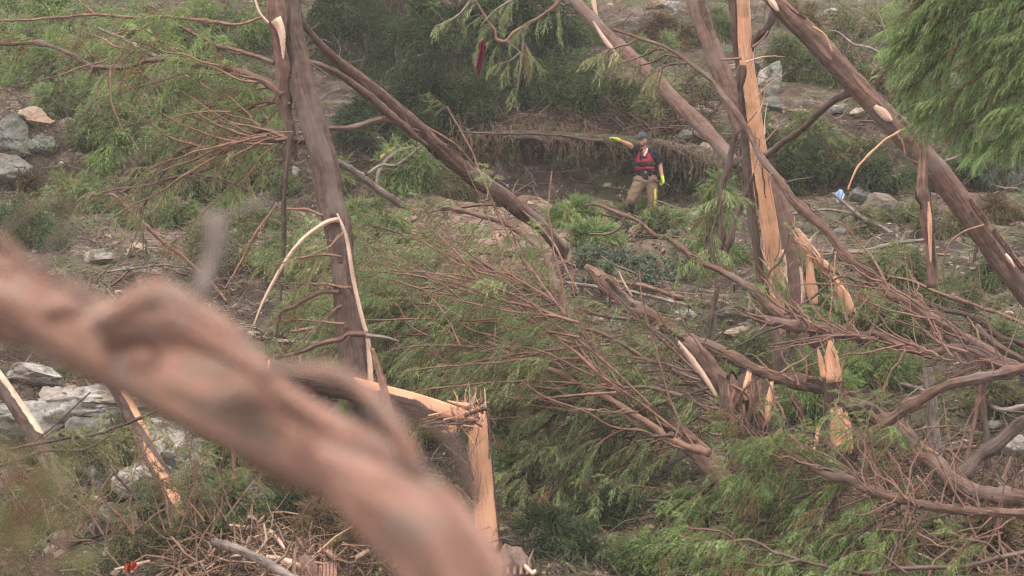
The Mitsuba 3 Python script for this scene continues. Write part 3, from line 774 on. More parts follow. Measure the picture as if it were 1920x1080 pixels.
# ---- branch arching over the ivy
t = thing('arched_branch', 'long crooked branch arching from the ivy below the walker down to the right', 'branch')
LA = Leaves()
c = limb(t, [(1095, 388), (1103, 384), (1133, 385), (1170, 404), (1200, 416), (1227, 442), (1253, 448), (1280, 472), (1307, 492), (1347, 507), (1380, 523), (1413, 548), (1447, 575), (1480, 600)], [4, 5, 6, 7, 8, 9, 10, 10, 11, 12, 13, 15, 16, 14], d=(45.5, 43.4), name='stem')
limb(t, [(1170, 406), (1165, 420), (1150, 433), (1130, 440), (1105, 438)], [6, 5, 5, 4, 3], d=45.2)
grow(LA, c, .35, 1, 4, .6, .8, GREEN)
for q in ([(1340, 505), (1335, 440), (1350, 380), (1345, 320)], [(1347, 507), (1320, 460), (1330, 410), (1310, 360)], [(1430, 560), (1440, 520), (1470, 480), (1480, 440)]):
    c = limb(t, q, [6, 3], d=(44.4, 44.8), mat='bark_brown')
    grow(LA, c, .1, 1, 10, .55, .9, GREEN * 1.1, lean=(0, 0, -.5))
c = limb(t, [(1470, 590), (1520, 560), (1580, 520), (1620, 540)], [6, 5, 4, 3], d=43.2, mat='bark_brown')
grow(LA, c, .1, 1, 7, .6, .8, GREEN * 1.1)
LA.finish(t, 22)

for q, ww, lab in (([(1340, 500), (1350, 427), (1353, 360), (1366, 310), (1380, 250)], [14, 15, 14, 12, 9], 'dark upright stem left of the peeled orange trunk'),
                   ([(1352, 505), (1363, 460), (1377, 417), (1398, 362), (1412, 330)], [11, 12, 12, 11, 8], 'dark forked stem just right of another, beside the peeled orange trunk'),
                   ([(1325, 650), (1335, 590), (1345, 540)], [9, 10, 8], 'short dark upright stem below the arching branch')):
    t = thing('dark_stem', lab, 'tree stem')
    limb(t, q, ww, d=45.8, mat='bark_brown', name='stem')

# ---- shattered stumps
t = thing('shattered_stump', 'broken fibrous brown stump with shredded hanging bark, right of centre', 'stump')
limb(t, [(1425, 1100), (1420, 1000), (1414, 900), (1410, 850), (1402, 800), (1388, 755), (1380, 722)], [74, 74, 72, 72, 78, 76, 58], d=37.7, mat='bark_brown', name='trunk', amp=.2, ragged=1.2, sides=24)
limb(t, [(1412, 860), (1418, 800), (1426, 760), (1432, 728)], [48, 50, 40, 26], d=37.66, mat='bark_brown', name='trunk', amp=.35, ragged=1.4, sides=20)
for q, ww, mt in (([(1384, 760), (1378, 728), (1372, 704)], [20, 18, 6], 'bark_red'), ([(1402, 750), (1400, 722), (1404, 702)], [20, 16, 8], 'bare_wood'), ([(1436, 790), (1442, 755), (1447, 718)], [15, 14, 6], 'bare_wood'), ([(1376, 800), (1370, 760), (1366, 722)], [14, 12, 4], 'bark_pink'), ([(1425, 800), (1428, 770), (1424, 735)], [18, 16, 6], 'bark_red'), ([(1390, 800), (1392, 770), (1390, 745)], [9, 12, 5], 'bare_wood'), ([(1420, 770), (1424, 745), (1420, 716)], [10, 9, 3], 'bark_pink'), ([(1412, 790), (1416, 815), (1418, 850)], [9, 12, 5], 'bark_grey')):
    limb(t, q, ww, d=37.38, mat=mt, name='splinter', ragged=2, amp=.3)
r = rng_()
for mt, num in (('bark_pink', 16), ('bark_brown', 14)):
    sh = []
    for k in range(num):
        x0, y0 = 1408 + r.normal(0, 24), r.uniform(708, 790)
        bow = r.normal(0, 14)
        q = [(x0, y0), (x0 + bow, y0 + 22), (x0 + bow * 1.2 + r.normal(0, 5), y0 + r.uniform(40, 60)), (x0 + bow * .4 + r.normal(0, 10), y0 + r.uniform(70, 110))]
        P, dd = points(q, d=37.36 - .1 * r.random())
        C = spline(np.column_stack([P, np.array([.010, .012, .009, .003]) * r.uniform(.5, 1.5)]), .06)
        sh.append(tube(C[:, :3], C[:, 3], 4, .2, k))
    V, F, UV = join(sh)
    stuff(put(f'{t}__bark_shreds', (V, F), mt, True, UV))

t = thing('broken_stub', 'thick broken limb stub with pale torn edges pointing up left of the fibrous stump', 'branch stub')
limb(t, [(1392, 790), (1375, 752), (1353, 718), (1330, 690), (1308, 662), (1288, 642)], [26, 29, 31, 32, 32, 27], d=38.2, mat='bark_red', name='stem', sides=16, amp=.2, ragged=1.3)
limb(t, [(1345, 745), (1320, 705), (1295, 670), (1272, 640)], [7, 10, 10, 4], d=37.9, mat='pale_wood', name='splinter')
limb(t, [(1330, 672), (1312, 648), (1298, 628)], [7, 7, 3], d=37.9, mat='bark_pink', name='splinter')

t = thing('shattered_stump', 'bare orange splintered stump standing among green sprays below the peeled trunk', 'stump')
limb(t, [(1580, 960), (1574, 880), (1568, 800), (1562, 720), (1558, 690)], [46, 44, 42, 38, 30], d=41.7, mat='bark_brown', name='trunk', sides=18, amp=.16)
for q, ww in (([(1576, 846), (1575, 805), (1569, 772)], [34, 36, 20]), ([(1592, 842), (1590, 805), (1586, 775)], [16, 14, 5]), ([(1564, 716), (1559, 672), (1556, 640)], [32, 25, 5]), ([(1546, 708), (1540, 680), (1534, 656)], [13, 11, 4])):
    limb(t, q, ww, d=41.35, mat='bare_wood', name='splinter', amp=.3, ragged=1.8, sides=14)
fibres(t, [(1560, 650), (1565, 700), (1578, 775), (1585, 840)], 26, 41.2, 90, (.1, .4))

# ---- trunk snapped over, lower middle
t = thing('snapped_trunk', 'trunk snapped at head height, its top folded over to the left, bare orange wood', 'tree')
pp = [(918, 1060), (914, 1000), (908, 940), (903, 880), (899, 830), (896, 790), (896, 772)]
P, dd = points(pp, d=(38.6, 39))
C = spline(np.column_stack([P, np.array([44, 43, 42, 42, 40, 38, 30]) / 2 * dd / FPX]), .07)
V, F, UV = tube(C[:, :3], C[:, 3], 20, .05, 3, 1.2)
put(f'{t}__bare_trunk', (V, F), 'bare_wood', True, UV)
V, F, UV = shell(C[:, :3], C[:, 3] * 1.06, 1.05 + .2 * meshkit.noise(np.stack([np.arange(len(C)) * .4] * 3, 1)), 3.6, .1, 14, .08, 9)
put(f'{t}__bark', (V, F), 'bark_brown', True, UV)
pp = [(500, 695), (560, 708), (620, 718), (700, 738), (780, 760), (850, 780), (885, 785)]
P, dd = points(pp, d=(38.2, 38.9))
C = spline(np.column_stack([P, np.array([46, 46, 46, 46, 45, 40, 22]) / 2 * dd / FPX]), .07)
V, F, UV = tube(C[:, :3], C[:, 3] * .95, 20, .05, 5, 2)
put(f'{t}__bare_top', (V, F), 'bare_wood', True, UV)
n = len(C)
V, F, UV = shell(C[:int(n * .93), :3], C[:int(n * .93), 3] * 1.04, -2.6, (np.interp(np.linspace(0, 1, int(n * .93)), [0, .42, .5, .8, 1], [1.6, 1.5, .42, .3, -.35]) + .35 * (meshkit.noise(np.stack([np.arange(int(n * .93)) * .35] * 3, 1), 3) - .5)), .1, 16, .08, 4)
put(f'{t}__bark', (V, F), 'bark_brown', True, UV)
for q, ww, mt in (([(870, 780), (890, 772), (912, 766), (920, 772)], [8, 7, 6, 3], 'bark_brown'), ([(905, 800), (885, 790), (868, 800), (855, 818)], [6, 6, 5, 3], 'bark_pink'), ([(915, 775), (918, 820), (917, 860)], [5, 5, 3], 'bark_brown'),
                  ([(845, 795), (850, 808), (838, 812), (828, 808)], [16, 14, 12, 4], 'bare_wood'), ([(880, 762), (860, 758), (840, 752)], [14, 9, 3], 'bare_wood'), ([(896, 775), (880, 800), (870, 810)], [7, 5, 2], 'bark_pink')):
    limb(t, q, ww, d=38.45, mat=mt, name='splinter', ragged=2, amp=.2)

fibres(t, [(915, 790), (900, 772), (880, 768), (860, 775)], 40, 38.5, 100, (.12, .45))
fibres(t, [(882, 800), (886, 900), (890, 1000)], 24, 38.4, 95, (.2, .6), ('bare_wood', 'bark_brown'))
fibres(t, [(870, 800), (840, 795), (780, 785)], 24, 38.3, 10, (.15, .5), ('bare_wood', 'bark_brown'))

# ---- two leaning trunks lower left
t = thing('peeling_trunk', 'leaning brown trunk in the lower left with two pale orange peeled faces', 'tree')
pp = [(175, 640), (200, 695), (215, 722), (250, 783), (283, 853), (317, 922), (343, 988), (368, 1040), (395, 1100)]
P, dd = points(pp, d=(42, 38.3))
C = spline(np.column_stack([P, np.array([24, 26, 28, 31, 34, 36, 37, 39, 40]) / 2 * dd / FPX]), .07)
n = len(C)
V, F, UV = tube(C[:, :3], C[:, 3] * .93, 20, .04, 5)
put(f'{t}__bare_trunk', (V, F), 'bare_wood', True, UV)
wob = lambda k: .3 * (meshkit.noise(np.stack([np.arange(n) * .3 + k] * 3, 1), k) - .5)
s = np.linspace(0, 1, n)
a1 = np.interp(s, [0, .16, .2, .40, .48, .52, 1], [1.9, 1.7, .15, .15, .5, 1.7, 1.9]) + wob(1)   # bark's right limit
a0 = np.interp(s, [0, .40, .46, .78, .82, 1], [-3.3, -3.3, -3.2, -3.2, -3.2, -3.3])
V, F, UV = shell(C[:, :3], C[:, 3], a0, np.interp(s, [0, .16, .2, .42, .50, .72, .80, 1], [2.8, 2.6, .25, .2, -.55, -.1, 1.2, 2.8]) + wob(1), .09, 16, .08, 4)
put(f'{t}__bark', (V, F), 'bark_brown', True, UV)
k0, k1 = int(n * .40), int(n * .66)
V, F, UV = shell(C[k0:k1, :3], C[k0:k1, 3] * 1.02, np.linspace(-.6, 1.3, k1 - k0), np.linspace(.25, 2.0, k1 - k0), .1, 8, .08, 7)
put(f'{t}__bark', (V, F), 'bark_brown', True, UV)

t = thing('peeling_trunk', 'dark leaning trunk at the far left bottom with one pale strip of bare wood', 'tree')
pp = [(-50, 650), (-20, 690), (10, 730), (40, 775), (68, 820), (88, 860), (107, 900), (125, 950), (140, 1010)]
P, dd = points(pp, d=(42.5, 40))
C = spline(np.column_stack([P, np.array([28, 30, 31, 33, 35, 36, 36, 38, 40]) / 2 * dd / FPX]), .07)
n = len(C)
V, F, UV = tube(C[:, :3], C[:, 3] * .93, 18, .04, 5)
put(f'{t}__bare_trunk', (V, F), 'pale_wood', True, UV)
s = np.linspace(0, 1, n)
V, F, UV = shell(C[:, :3], C[:, 3], -3.3, np.interp(s, [0, .52, .58, 1], [.25, .3, 2.8, 2.9]) + .4 * (meshkit.noise(np.stack([np.arange(n) * .4] * 3, 1)) - .5), .09, 16, .1, 4)
put(f'{t}__bark', (V, F), 'bark_brown', True, UV)

# ---- thin branch across the lower left
t = thing('thin_branch', 'thin forked olive branch reaching in from the left edge before the pale boulders', 'branch')
LA = Leaves()
c = limb(t, [(-20, 850), (60, 833), (140, 820), (187, 807), (247, 792), (300, 767), (330, 745)], [6, 6, 6, 6, 6, 5, 4], d=36.5, mat='bark_brown', name='stem')
grow(LA, c, 0, 1, 4, .45, .5, OLIVE)
limb(t, [(213, 800), (214, 840), (217, 880), (230, 905), (247, 927), (267, 967), (267, 1000)], [5, 6, 6, 5, 5, 4, 4], d=36.5, mat='bark_brown')
limb(t, [(217, 880), (205, 897), (190, 920), (173, 970)], [5, 5, 4, 3], d=36.5, mat='bark_pink')
c = limb(t, [(-20, 880), (80, 850), (160, 840), (210, 815)], [5, 5, 4, 3], d=36.2, mat='bark_brown')
grow(LA, c, 0, 1, 5, .45, .5, OLIVE)
c = limb(t, [(60, 833), (110, 790), (170, 735)], [4, 4, 3], d=36.5, mat='bark_brown')
LA.finish(t, 23)

t = thing('leafy_sapling', 'thin twiggy sapling with sparse olive leaves before the pale outcrop', 'sapling')
LA = Leaves()
fine_limbs(t, LA, 30, [(30, 960), (150, 1000), (260, 1010), (380, 985), (470, 960)], (36.8, 37.6), (55, 130), (90, 280), (3.6, 1.4), mat='bark_pink', leaf=dict(per_m=6, tw=.35, col=OLIVE * .9, bare=.35))
LA.finish(t, 29)

# ---- hanging crown at the top right
t = thing('hanging_bough', 'bright green feathery cypress bough hanging down at the upper right corner', 'branch')
LA = Leaves()
for q, ww, k in (([(2040, -120), (1930, -60), (1840, -20), (1760, 20), (1705, 70), (1690, 120)], [14, 11, 9, 7, 5, 3], 1), ([(2040, -60), (1950, 0), (1880, 40), (1810, 70), (1750, 110), (1710, 160)], [12, 10, 8, 6, 5, 3], 1), ([(2040, 0), (1960, 50), (1900, 95), (1840, 140), (1780, 180), (1735, 225)], [12, 9, 7, 6, 4, 3], 1),
                 ([(2040, 60), (1980, 110), (1920, 160), (1860, 205), (1800, 240)], [10, 8, 7, 5, 3], 1), ([(2040, 120), (1990, 170), (1930, 215), (1880, 255), (1840, 280)], [10, 8, 6, 5, 3], .8), ([(2040, -160), (1920, -100), (1820, -60), (1740, -20), (1700, 20)], [12, 10, 8, 6, 3], 1),
                 ([(1980, -80), (1900, -20), (1850, 30), (1780, 100), (1760, 150)], [10, 8, 7, 5, 3], 1), ([(2060, 60), (1990, 60), (1930, 70), (1870, 110), (1820, 160)], [10, 8, 7, 5, 3], 1), ([(2040, -40), (1960, -20), (1890, 10), (1800, 30), (1720, 60)], [10, 8, 7, 5, 3], 1), ([(1860, -90), (1790, -40), (1740, 0), (1700, 50)], [8, 6, 5, 3], 1), ([(2080, 160), (2010, 200), (1960, 240), (1920, 275)], [8, 6, 5, 3], 1), ([(2000, 40), (1930, 100), (1880, 160), (1830, 220)], [9, 7, 6, 3], 1), ([(1900, -110), (1830, -50), (1760, 30), (1740, 80)], [9, 7, 6, 3], 1)):
    c = limb(t, q, ww, d=(39, 40.5), mat='bark_pink')
    grow(LA, c, .1, 1, 22, .68, .4, np.array([.25, .35, .145]), bl=.21, gap=.03, lean=(-.5, 0, -.16), bare=.02)
LA.finish(t, 24, needle=.07, width=.0052, pairs=6)

# ---- dark evergreen, crown out of view above, placed to shade the top centre
t = thing('unseen_shade_tree', 'dark evergreen with crown out of view above the top edge, placed to shade the top centre', 'tree')
LA = Leaves()
gz = float(height(-3.0, 71.0))
limb_pts = np.array([(-3.0, 71, gz - .3), (-2.8, 70.6, gz + 2.5), (-3.1, 70, gz + 5), (-2.6, 69.6, gz + 8), (-2.7, 69.4, gz + 10)])
C = spline(np.column_stack([limb_pts, [.34, .28, .25, .2, .12]]), .2)
V, F, UV = tube(C[:, :3], C[:, 3], 18, .13, 5)
put(f'{t}__trunk', (V, F), 'bark_brown', True, UV)
r = rng_()
for k in range(46):
    b = C[int(len(C) * r.uniform(.2, .98)), :3]
    a = r.uniform(0, 6.28)
    e = b + np.array([math.cos(a) * r.uniform(2, 6.5), math.sin(a) * r.uniform(2, 6.5) - 1.5, r.uniform(-.6, .8)])
    q = spline(np.column_stack([[b, (b + e) / 2 + [0, 0, .5], e], [.06, .04, .012]]), .25)
    tb = tube(q[:, :3], q[:, 3], 6, .1, k)
    put(f'{t}__limb', (tb[0], tb[1]), 'bark_brown', True, tb[2])
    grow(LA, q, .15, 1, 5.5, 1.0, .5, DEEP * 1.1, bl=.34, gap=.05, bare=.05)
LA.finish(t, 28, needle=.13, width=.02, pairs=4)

# ---- hanging branch, top centre
t = thing('hanging_branch', 'pale green drooping branch hanging from the top edge above the root bank', 'branch')
LA = Leaves()
B = dict(per_m=6, tw=.55, droop=1.0, col=GREEN * 1.0, bare=.1, lean=(0, 0, -.35))
for q, ww, mt in (([(1075, -40), (1047, 0), (1023, 27), (987, 47), (960, 62), (947, 73), (933, 73), (925, 55), (917, 40), (900, 15), (885, -10)], [9, 8, 7, 6, 6, 5, 5, 5, 5, 4, 4], 'bark_pink'), ([(987, 47), (980, 70), (977, 97), (975, 140), (970, 170)], [6, 6, 6, 4, 3], 'bark_grey'),
                  ([(887, -5), (872, 15), (857, 30), (835, 42), (815, 50)], [5, 5, 5, 5, 3], 'bark_grey'), ([(947, 74), (970, 92), (990, 110)], [4, 3, 3], 'bark_grey'), ([(977, 97), (960, 112), (945, 118)], [3, 3, 2], 'bark_grey'), ([(1000, -30), (960, 0), (930, 20), (900, 50)], [5, 4, 4, 3], 'bark_grey')):
    c = limb(t, q, ww, d=51, mat=mt)
    grow(LA, c, .1, 1, **B)
LA.finish(t, 25)

# ---- pale fallen trunk running up the slope behind the walker
t = thing('fallen_tree', 'pale pinkish fallen trunk lying down the slope above and right of the walker', 'fallen tree')
limb(t, [(1060, -30), (1077, 0), (1107, 32), (1140, 66), (1180, 103), (1223, 144), (1280, 202), (1320, 240), (1355, 280), (1375, 305)], [20, 21, 22, 23, 25, 26, 28, 28, 27, 22], d=(62, 57), mat='bark_red', name='trunk', sides=16)
limb(t, [(1112, 40), (1128, 66), (1145, 88), (1162, 103)], [4, 8, 9, 4], d=60, mat='pale_wood', name='bare_patch')
limb(t, [(1104, -20), (1112, 0), (1118, 30)], [10, 9, 6], d=61, mat='pale_wood', name='stub')

# ---- boughs lower right
t = thing('leafy_bough', 'long dark fallen bough with green sprays across the lower right', 'branch')
LA = Leaves()
S = dict(per_m=6.5, tw=.7, droop=.5, col=FRESH * .85, lean=(-.25, 0, -.1), bare=.1)
c = limb(t, [(2000, 966), (1925, 964), (1870, 962), (1813, 960), (1747, 950), (1680, 933), (1613, 913), (1590, 900), (1553, 890), (1513, 870), (1480, 853), (1440, 841), (1393, 833)], [22, 20, 19, 18, 17, 17, 16, 14, 11, 9, 7, 6, 4], d=(36.4, 36.8), mat='bark_red', name='stem', sides=14)
grow(LA, c, .45, 1, **S)
for q, ww in (([(1513, 870), (1490, 860), (1467, 858), (1435, 852)], [6, 6, 5, 3]), ([(1500, 866), (1480, 872), (1467, 878), (1445, 885), (1427, 888)], [6, 6, 6, 5, 3]), ([(1580, 900), (1572, 918), (1567, 930), (1560, 955), (1547, 970), (1513, 997), (1467, 1017), (1420, 1025)], [9, 8, 8, 7, 6, 5, 5, 3]),
              ([(1553, 970), (1587, 987), (1637, 1007), (1680, 1033), (1740, 1050)], [6, 6, 6, 6, 4]), ([(1670, 947), (1707, 983), (1730, 1020), (1757, 1050)], [6, 6, 6, 4]), ([(1673, 950), (1745, 1000), (1813, 1050)], [4, 4, 3]),
              ([(1610, 908), (1560, 880), (1500, 872), (1430, 876), (1380, 895)], [8, 7, 6, 5, 3]), ([(1600, 900), (1550, 905), (1500, 930), (1440, 940), (1380, 920)], [8, 7, 6, 5, 3]), ([(1567, 930), (1500, 960), (1430, 975), (1360, 970)], [7, 6, 5, 3]), ([(1540, 975), (1480, 1000), (1400, 1000), (1330, 990)], [6, 5, 4, 3]),
              ([(1640, 920), (1600, 875), (1565, 835), (1535, 815)], [8, 7, 6, 3]), ([(1700, 935), (1640, 960), (1580, 1000), (1540, 1050)], [8, 6, 5, 3]), ([(1650, 925), (1640, 860), (1625, 810), (1600, 775)], [7, 6, 4, 3])):
    c = limb(t, q, ww, d=36.9, mat='bark_red')
    grow(LA, c, .1, 1, **S)
    sub_limbs(t, LA, c, 2, .8, .01, lean=(-.2, 0, 0), leaf={**S, 'tw': .5}, parts=False)
fine_limbs(t, LA, 26, [(1480, 853), (1590, 900), (1700, 940), (1800, 960)], (36.6, 37.4), (150, 250), (90, 330), (5, 2), mat='bark_red', leaf={**S, 'per_m': 6, 'tw': .6})
fine_limbs(t, None, 40, [(1480, 853), (1600, 900), (1750, 950), (1900, 960)], (36.2, 36.9), (60, 300), (60, 240), (3.4, 1.4))
fine_limbs(t, None, 22, [(1560, 960), (1700, 1000), (1880, 1010)], (36.4, 37), (100, 330), (80, 240), (5, 2))
LA.finish(t, 26)

t = thing('leafy_bough', 'low red bough with green sprays sweeping along the bottom right edge', 'branch')
LA = Leaves()
S = {**S, 'per_m': 10, 'col': FRESH * .9}
c = limb(t, [(2000, 1020), (1920, 1034), (1873, 1047), (1813, 1060), (1747, 1068), (1673, 1072), (1630, 1079), (1580, 1071), (1513, 1057), (1460, 1040), (1400, 1030)], [11, 10, 10, 9, 9, 9, 9, 8, 7, 6, 4], d=35.8, mat='bark_red', name='stem')
grow(LA, c, .5, 1, **S)
for q in ([(1500, 1050), (1440, 1060), (1370, 1050), (1300, 1060)], [(1460, 1040), (1400, 1015), (1340, 1030), (1270, 1020)], [(1580, 1075), (1500, 1090), (1400, 1085), (1320, 1095)], [(1880, 1047), (1850, 1020), (1800, 1010)], [(1910, 1036), (1900, 1065), (1870, 1090)], [(1700, 1075), (1640, 1040), (1600, 1035)], [(1400, 1030), (1350, 1000), (1290, 990)]):
    c = limb(t, q, [6, 3], d=35.7, mat='bark_red')
    grow(LA, c, .1, 1, **S)
LA.finish(t, 27)

# ---- crossing limbs at the right
t = thing('fallen_limb', 'straight reddish limb crossing under the fallen trunk at the right edge', 'branch')
limb(t, [(1598, 862), (1612, 838), (1640, 810), (1680, 780), (1730, 748), (1785, 722), (1840, 706), (1900, 694), (1960, 680)], [13, 16, 18, 19, 19, 19, 20, 20, 20], d=(41.6, 40.3), mat='bark_red', name='stem', sides=12)
t = thing('fallen_limb', 'dark crooked limb leaning up to the right edge beside the pale dirt', 'branch')
limb(t, [(1770, 910), (1807, 887), (1840, 857), (1873, 827), (1913, 800), (1980, 765)], [26, 25, 25, 24, 24, 24], d=(40.6, 41), mat='bark_brown', name='stem', sides=12)
for q, ww, mt, lab in (([(1852, 880), (1850, 827), (1847, 770), (1843, 710), (1842, 670)], [12, 12, 12, 11, 8], 'bark_brown', 'dark thin upright post like stem near the right edge'), ([(1806, 880), (1820, 837), (1833, 753), (1840, 715)], [7, 8, 8, 5], 'bark_pink', 'pale thin split stem leaning on a dark stem near the right edge'),
                       ([(1752, 880), (1750, 800), (1744, 730), (1740, 690)], [22, 22, 20, 16], 'bark_grey', 'greyish upright trunk behind the crossing fallen limbs'), ([(1460, 720), (1458, 660), (1452, 620)], [22, 24, 20], 'bark_brown', 'dark short trunk standing behind the crooked fallen limb')):
    t = thing('dark_stem', lab, 'tree stem')
    limb(t, q, ww, d=41.6 if q[0][0] > 1800 else 43.6, mat=mt, name='stem')

# ---- loose dead poles and branches: (points, widths, lift before the ground, bark, leafiness, label)
POLES = [
    ([(183, 53), (233, 77), (290, 107), (367, 143), (433, 190), (520, 232)], [6, 7, 8, 9, 9, 9], 4, 'bark_grey', 0, 'grey dead pole slanting behind the upper left limbs'),
    ([(320, 127), (393, 167), (477, 220)], [4, 5, 4], 3.8, 'bark_pink', 0, 'thinner pale pole just under the grey slanting pole at the upper left'),
    ([(183, 365), (213, 368), (257, 407), (307, 450), (360, 497), (400, 533), (425, 565)], [4, 7, 7, 8, 8, 7, 6], 4, 'bark_pink', 0, 'pale bent branch sloping down above the blurred log at the left'),
    ([(520, 383), (487, 433), (457, 477), (423, 540)], [6, 6, 5, 3], 5, 'bark_pink', 0, 'thin pale stick slanting beside the hanging bark strip'),
    ([(970, 512), (1030, 527), (1107, 535), (1150, 545)], [8, 9, 9, 7], 2.0, 'bark_grey', 0, 'short grey driftwood pole lying in the central foliage'),
    ([(1147, 527), (1207, 540), (1273, 557), (1300, 562)], [8, 9, 9, 8], 1.2, 'bark_pink', 0, 'pale pole lying below the ivy, upper of two'),
    ([(1150, 540), (1215, 555), (1290, 572)], [8, 8, 7], 1.0, 'bark_grey', 0, 'grey pole lying below the ivy, lower of two'),
    ([(1530, 471), (1613, 467), (1680, 457), (1740, 449)], [7, 8, 8, 7], 1.5, 'bark_grey', 0, 'pale grey horizontal pole behind the dead stub at the right'),
    ([(1533, 478), (1597, 473), (1727, 476), (1780, 478)], [5, 6, 6, 5], 1.2, 'bark_pink', 0, 'lower thin horizontal pole behind the dead stub at the right'),
    ([(1560, 362), (1580, 377), (1613, 407), (1657, 430), (1703, 457), (1735, 473)], [5, 7, 8, 8, 8, 6], 1.4, 'bark_grey', 0, 'bare grey branch sloping down beside the dark boulder'),
    ([(1487, 401), (1547, 394), (1597, 400), (1625, 412)], [5, 5, 5, 4], 1.6, 'bark_grey', 0, 'thin grey branch nearly level left of the dark boulder'),
    ([(1557, 507), (1597, 523), (1657, 540), (1690, 560)], [6, 7, 7, 6], 3, 'bark_red', 0, 'thin reddish branch passing under the slender slanting trunk'),
    ([(1663, 518), (1713, 530), (1757, 545), (1807, 560), (1873, 587), (1930, 612)], [5, 7, 7, 8, 8, 8], 3, 'bark_pink', 0, 'long thin branch sloping to the right edge below the leaning trunk'),
    ([(1737, 570), (1780, 580), (1830, 600), (1880, 630), (1930, 650)], [8, 10, 11, 12, 12], 3, 'bark_brown', 0, 'dark limb sloping to the right edge above the bunched limbs'),
    ([(1828, 612), (1863, 643), (1930, 682)], [13, 13, 12], 3.5, 'bark_red', 0, 'short broken limb with pale end in the bunch at the right edge'),
    ([(1555, 58), (1570, 63), (1600, 78), (1637, 93), (1675, 112)], [3, 4, 5, 6, 6], 8, 'bark_grey', 0, 'bare grey branch behind the leaning trunk at the upper right'),
    ([(1643, 20), (1655, 45), (1663, 67), (1683, 78), (1700, 86)], [3, 4, 5, 5, 5], 8, 'bark_grey', 0, 'bare grey forked twig beside the hanging green bough'),
    ([(1632, 147), (1665, 140), (1700, 132)], [4, 4, 4], 6, 'bark_grey', 0, 'thin level grey twig between leaning trunk and green bough'),
    ([(1765, 305), (1790, 295), (1815, 285), (1840, 287)], [5, 5, 5, 3], 4, 'bark_grey', 0, 'pale grey twig right of the leaning trunk under the green bough'),
    ([(1300, 1043), (1340, 1031), (1372, 1020)], [7, 8, 5], 2, 'bark_pink', 0, 'pale bent stick near the bottom edge, lower of two'),
    ([(1270, 1006), (1310, 1018), (1350, 1024), (1374, 1022)], [5, 6, 6, 4], 2.2, 'bark_pink', 0, 'pale bent stick near the bottom edge, upper of two'),
    ([(707, 347), (713, 320), (722, 300), (740, 290), (775, 275)], [8, 10, 9, 7, 6], 1.2, 'bark_grey', 0, 'forked silver driftwood piece beside the leaning split trunk'),
    ([(690, 325), (715, 312), (745, 305), (800, 268)], [6, 6, 6, 5], 1.5, 'bark_grey', 0, 'thin silver driftwood stick under the leaning split trunk'),
    ([(780, 302), (800, 288), (825, 278)], [6, 6, 5], .8, 'bark_pink', 0, 'short pale pink stick just under the leaning split trunk'),
    ([(690, 192), (720, 186), (760, 178)], [5, 5, 5], 1, 'bark_grey', 0, 'grey twig in the dark shrubs above the leaning split trunk'),
    ([(795, 68), (825, 62), (865, 62), (885, 75)], [4, 5, 5, 4], 3, 'bark_grey', 0, 'pale bent twig left of the red cloth'),
    ([(720, 140), (760, 115), (800, 100)], [5, 5, 4], 2, 'bark_grey', 0, 'pale twig sloping in the dark shrubs left of the red cloth'),
    ([(850, 110), (855, 135), (865, 150), (885, 153)], [4, 5, 5, 4], 2, 'bark_pink', 0, 'hooked brown twig below the red cloth'),
    ([(413, -10), (418, 5), (433, 22), (447, 40)], [17, 17, 16, 10], 5, 'bark_red', 0, 'short thick red branch fragment at the top edge left of the standing trunk'),
    ([(200, 510), (260, 503), (310, 498), (360, 505)], [4, 5, 5, 4], .8, 'bark_grey', 0, 'grey stick lying above the blurred log at the left'),
    ([(520, 640), (560, 640), (610, 645)], [8, 9, 7], .8, 'bark_grey', 0, 'grey stick in the brush left of the trunk, upper one'),
    ([(545, 622), (590, 618), (630, 622)], [7, 8, 7], 1.0, 'bark_pink', 0, 'pink stick in the brush left of the trunk, above the grey one'),
    ([(1690, 720), (1720, 728), (1740, 736)], [10, 11, 9], .6, 'bark_grey', 0, 'short grey log behind the crossing limbs at the right'),
    ([(1855, 760), (1885, 768), (1925, 760)], [9, 10, 9], .6, 'bark_grey', 0, 'grey log end at the right edge above the pale boulder'),
    ([(1690, 840), (1760, 845), (1830, 838)], [7, 9, 8], .3, 'bark_pink', 0, 'pale pole lying flat behind the dark leaning limb at the right'),
    ([(1660, 900), (1720, 897), (1790, 885)], [7, 8, 7], .3, 'bark_grey', 0, 'grey pole lying on the debris just above the long dark bough'),
    ([(1480, 815), (1520, 850), (1545, 865)], [6, 7, 5], 2.6, 'bark_pink', 0, 'pale broken stick poking out beside the fibrous stump'),
    ([(1476, 730), (1490, 760), (1510, 790)], [5, 6, 6], 3, 'bark_pink', 0, 'thin pale stick slanting right of the fibrous stump'),
    ([(1615, 780), (1640, 750), (1660, 720)], [5, 5, 4], 3, 'bark_pink', 0, 'thin pale stick crossing the long fallen trunk'),
    ([(1550, 822), (1580, 785), (1603, 765)], [5, 7, 8], 2.5, 'bark_red', 0, 'short reddish stick before the orange splintered stump'),
    ([(437, 830), (440, 880), (440, 955)], [9, 10, 10], 3, 'bark_pink', 0, 'blurred pale upright twig before the lower left boulders'),
    ([(420, 840), (415, 875), (412, 890)], [5, 5, 4], 3, 'bark_brown', 0, 'thin dark twig before the lower left boulders'),
]
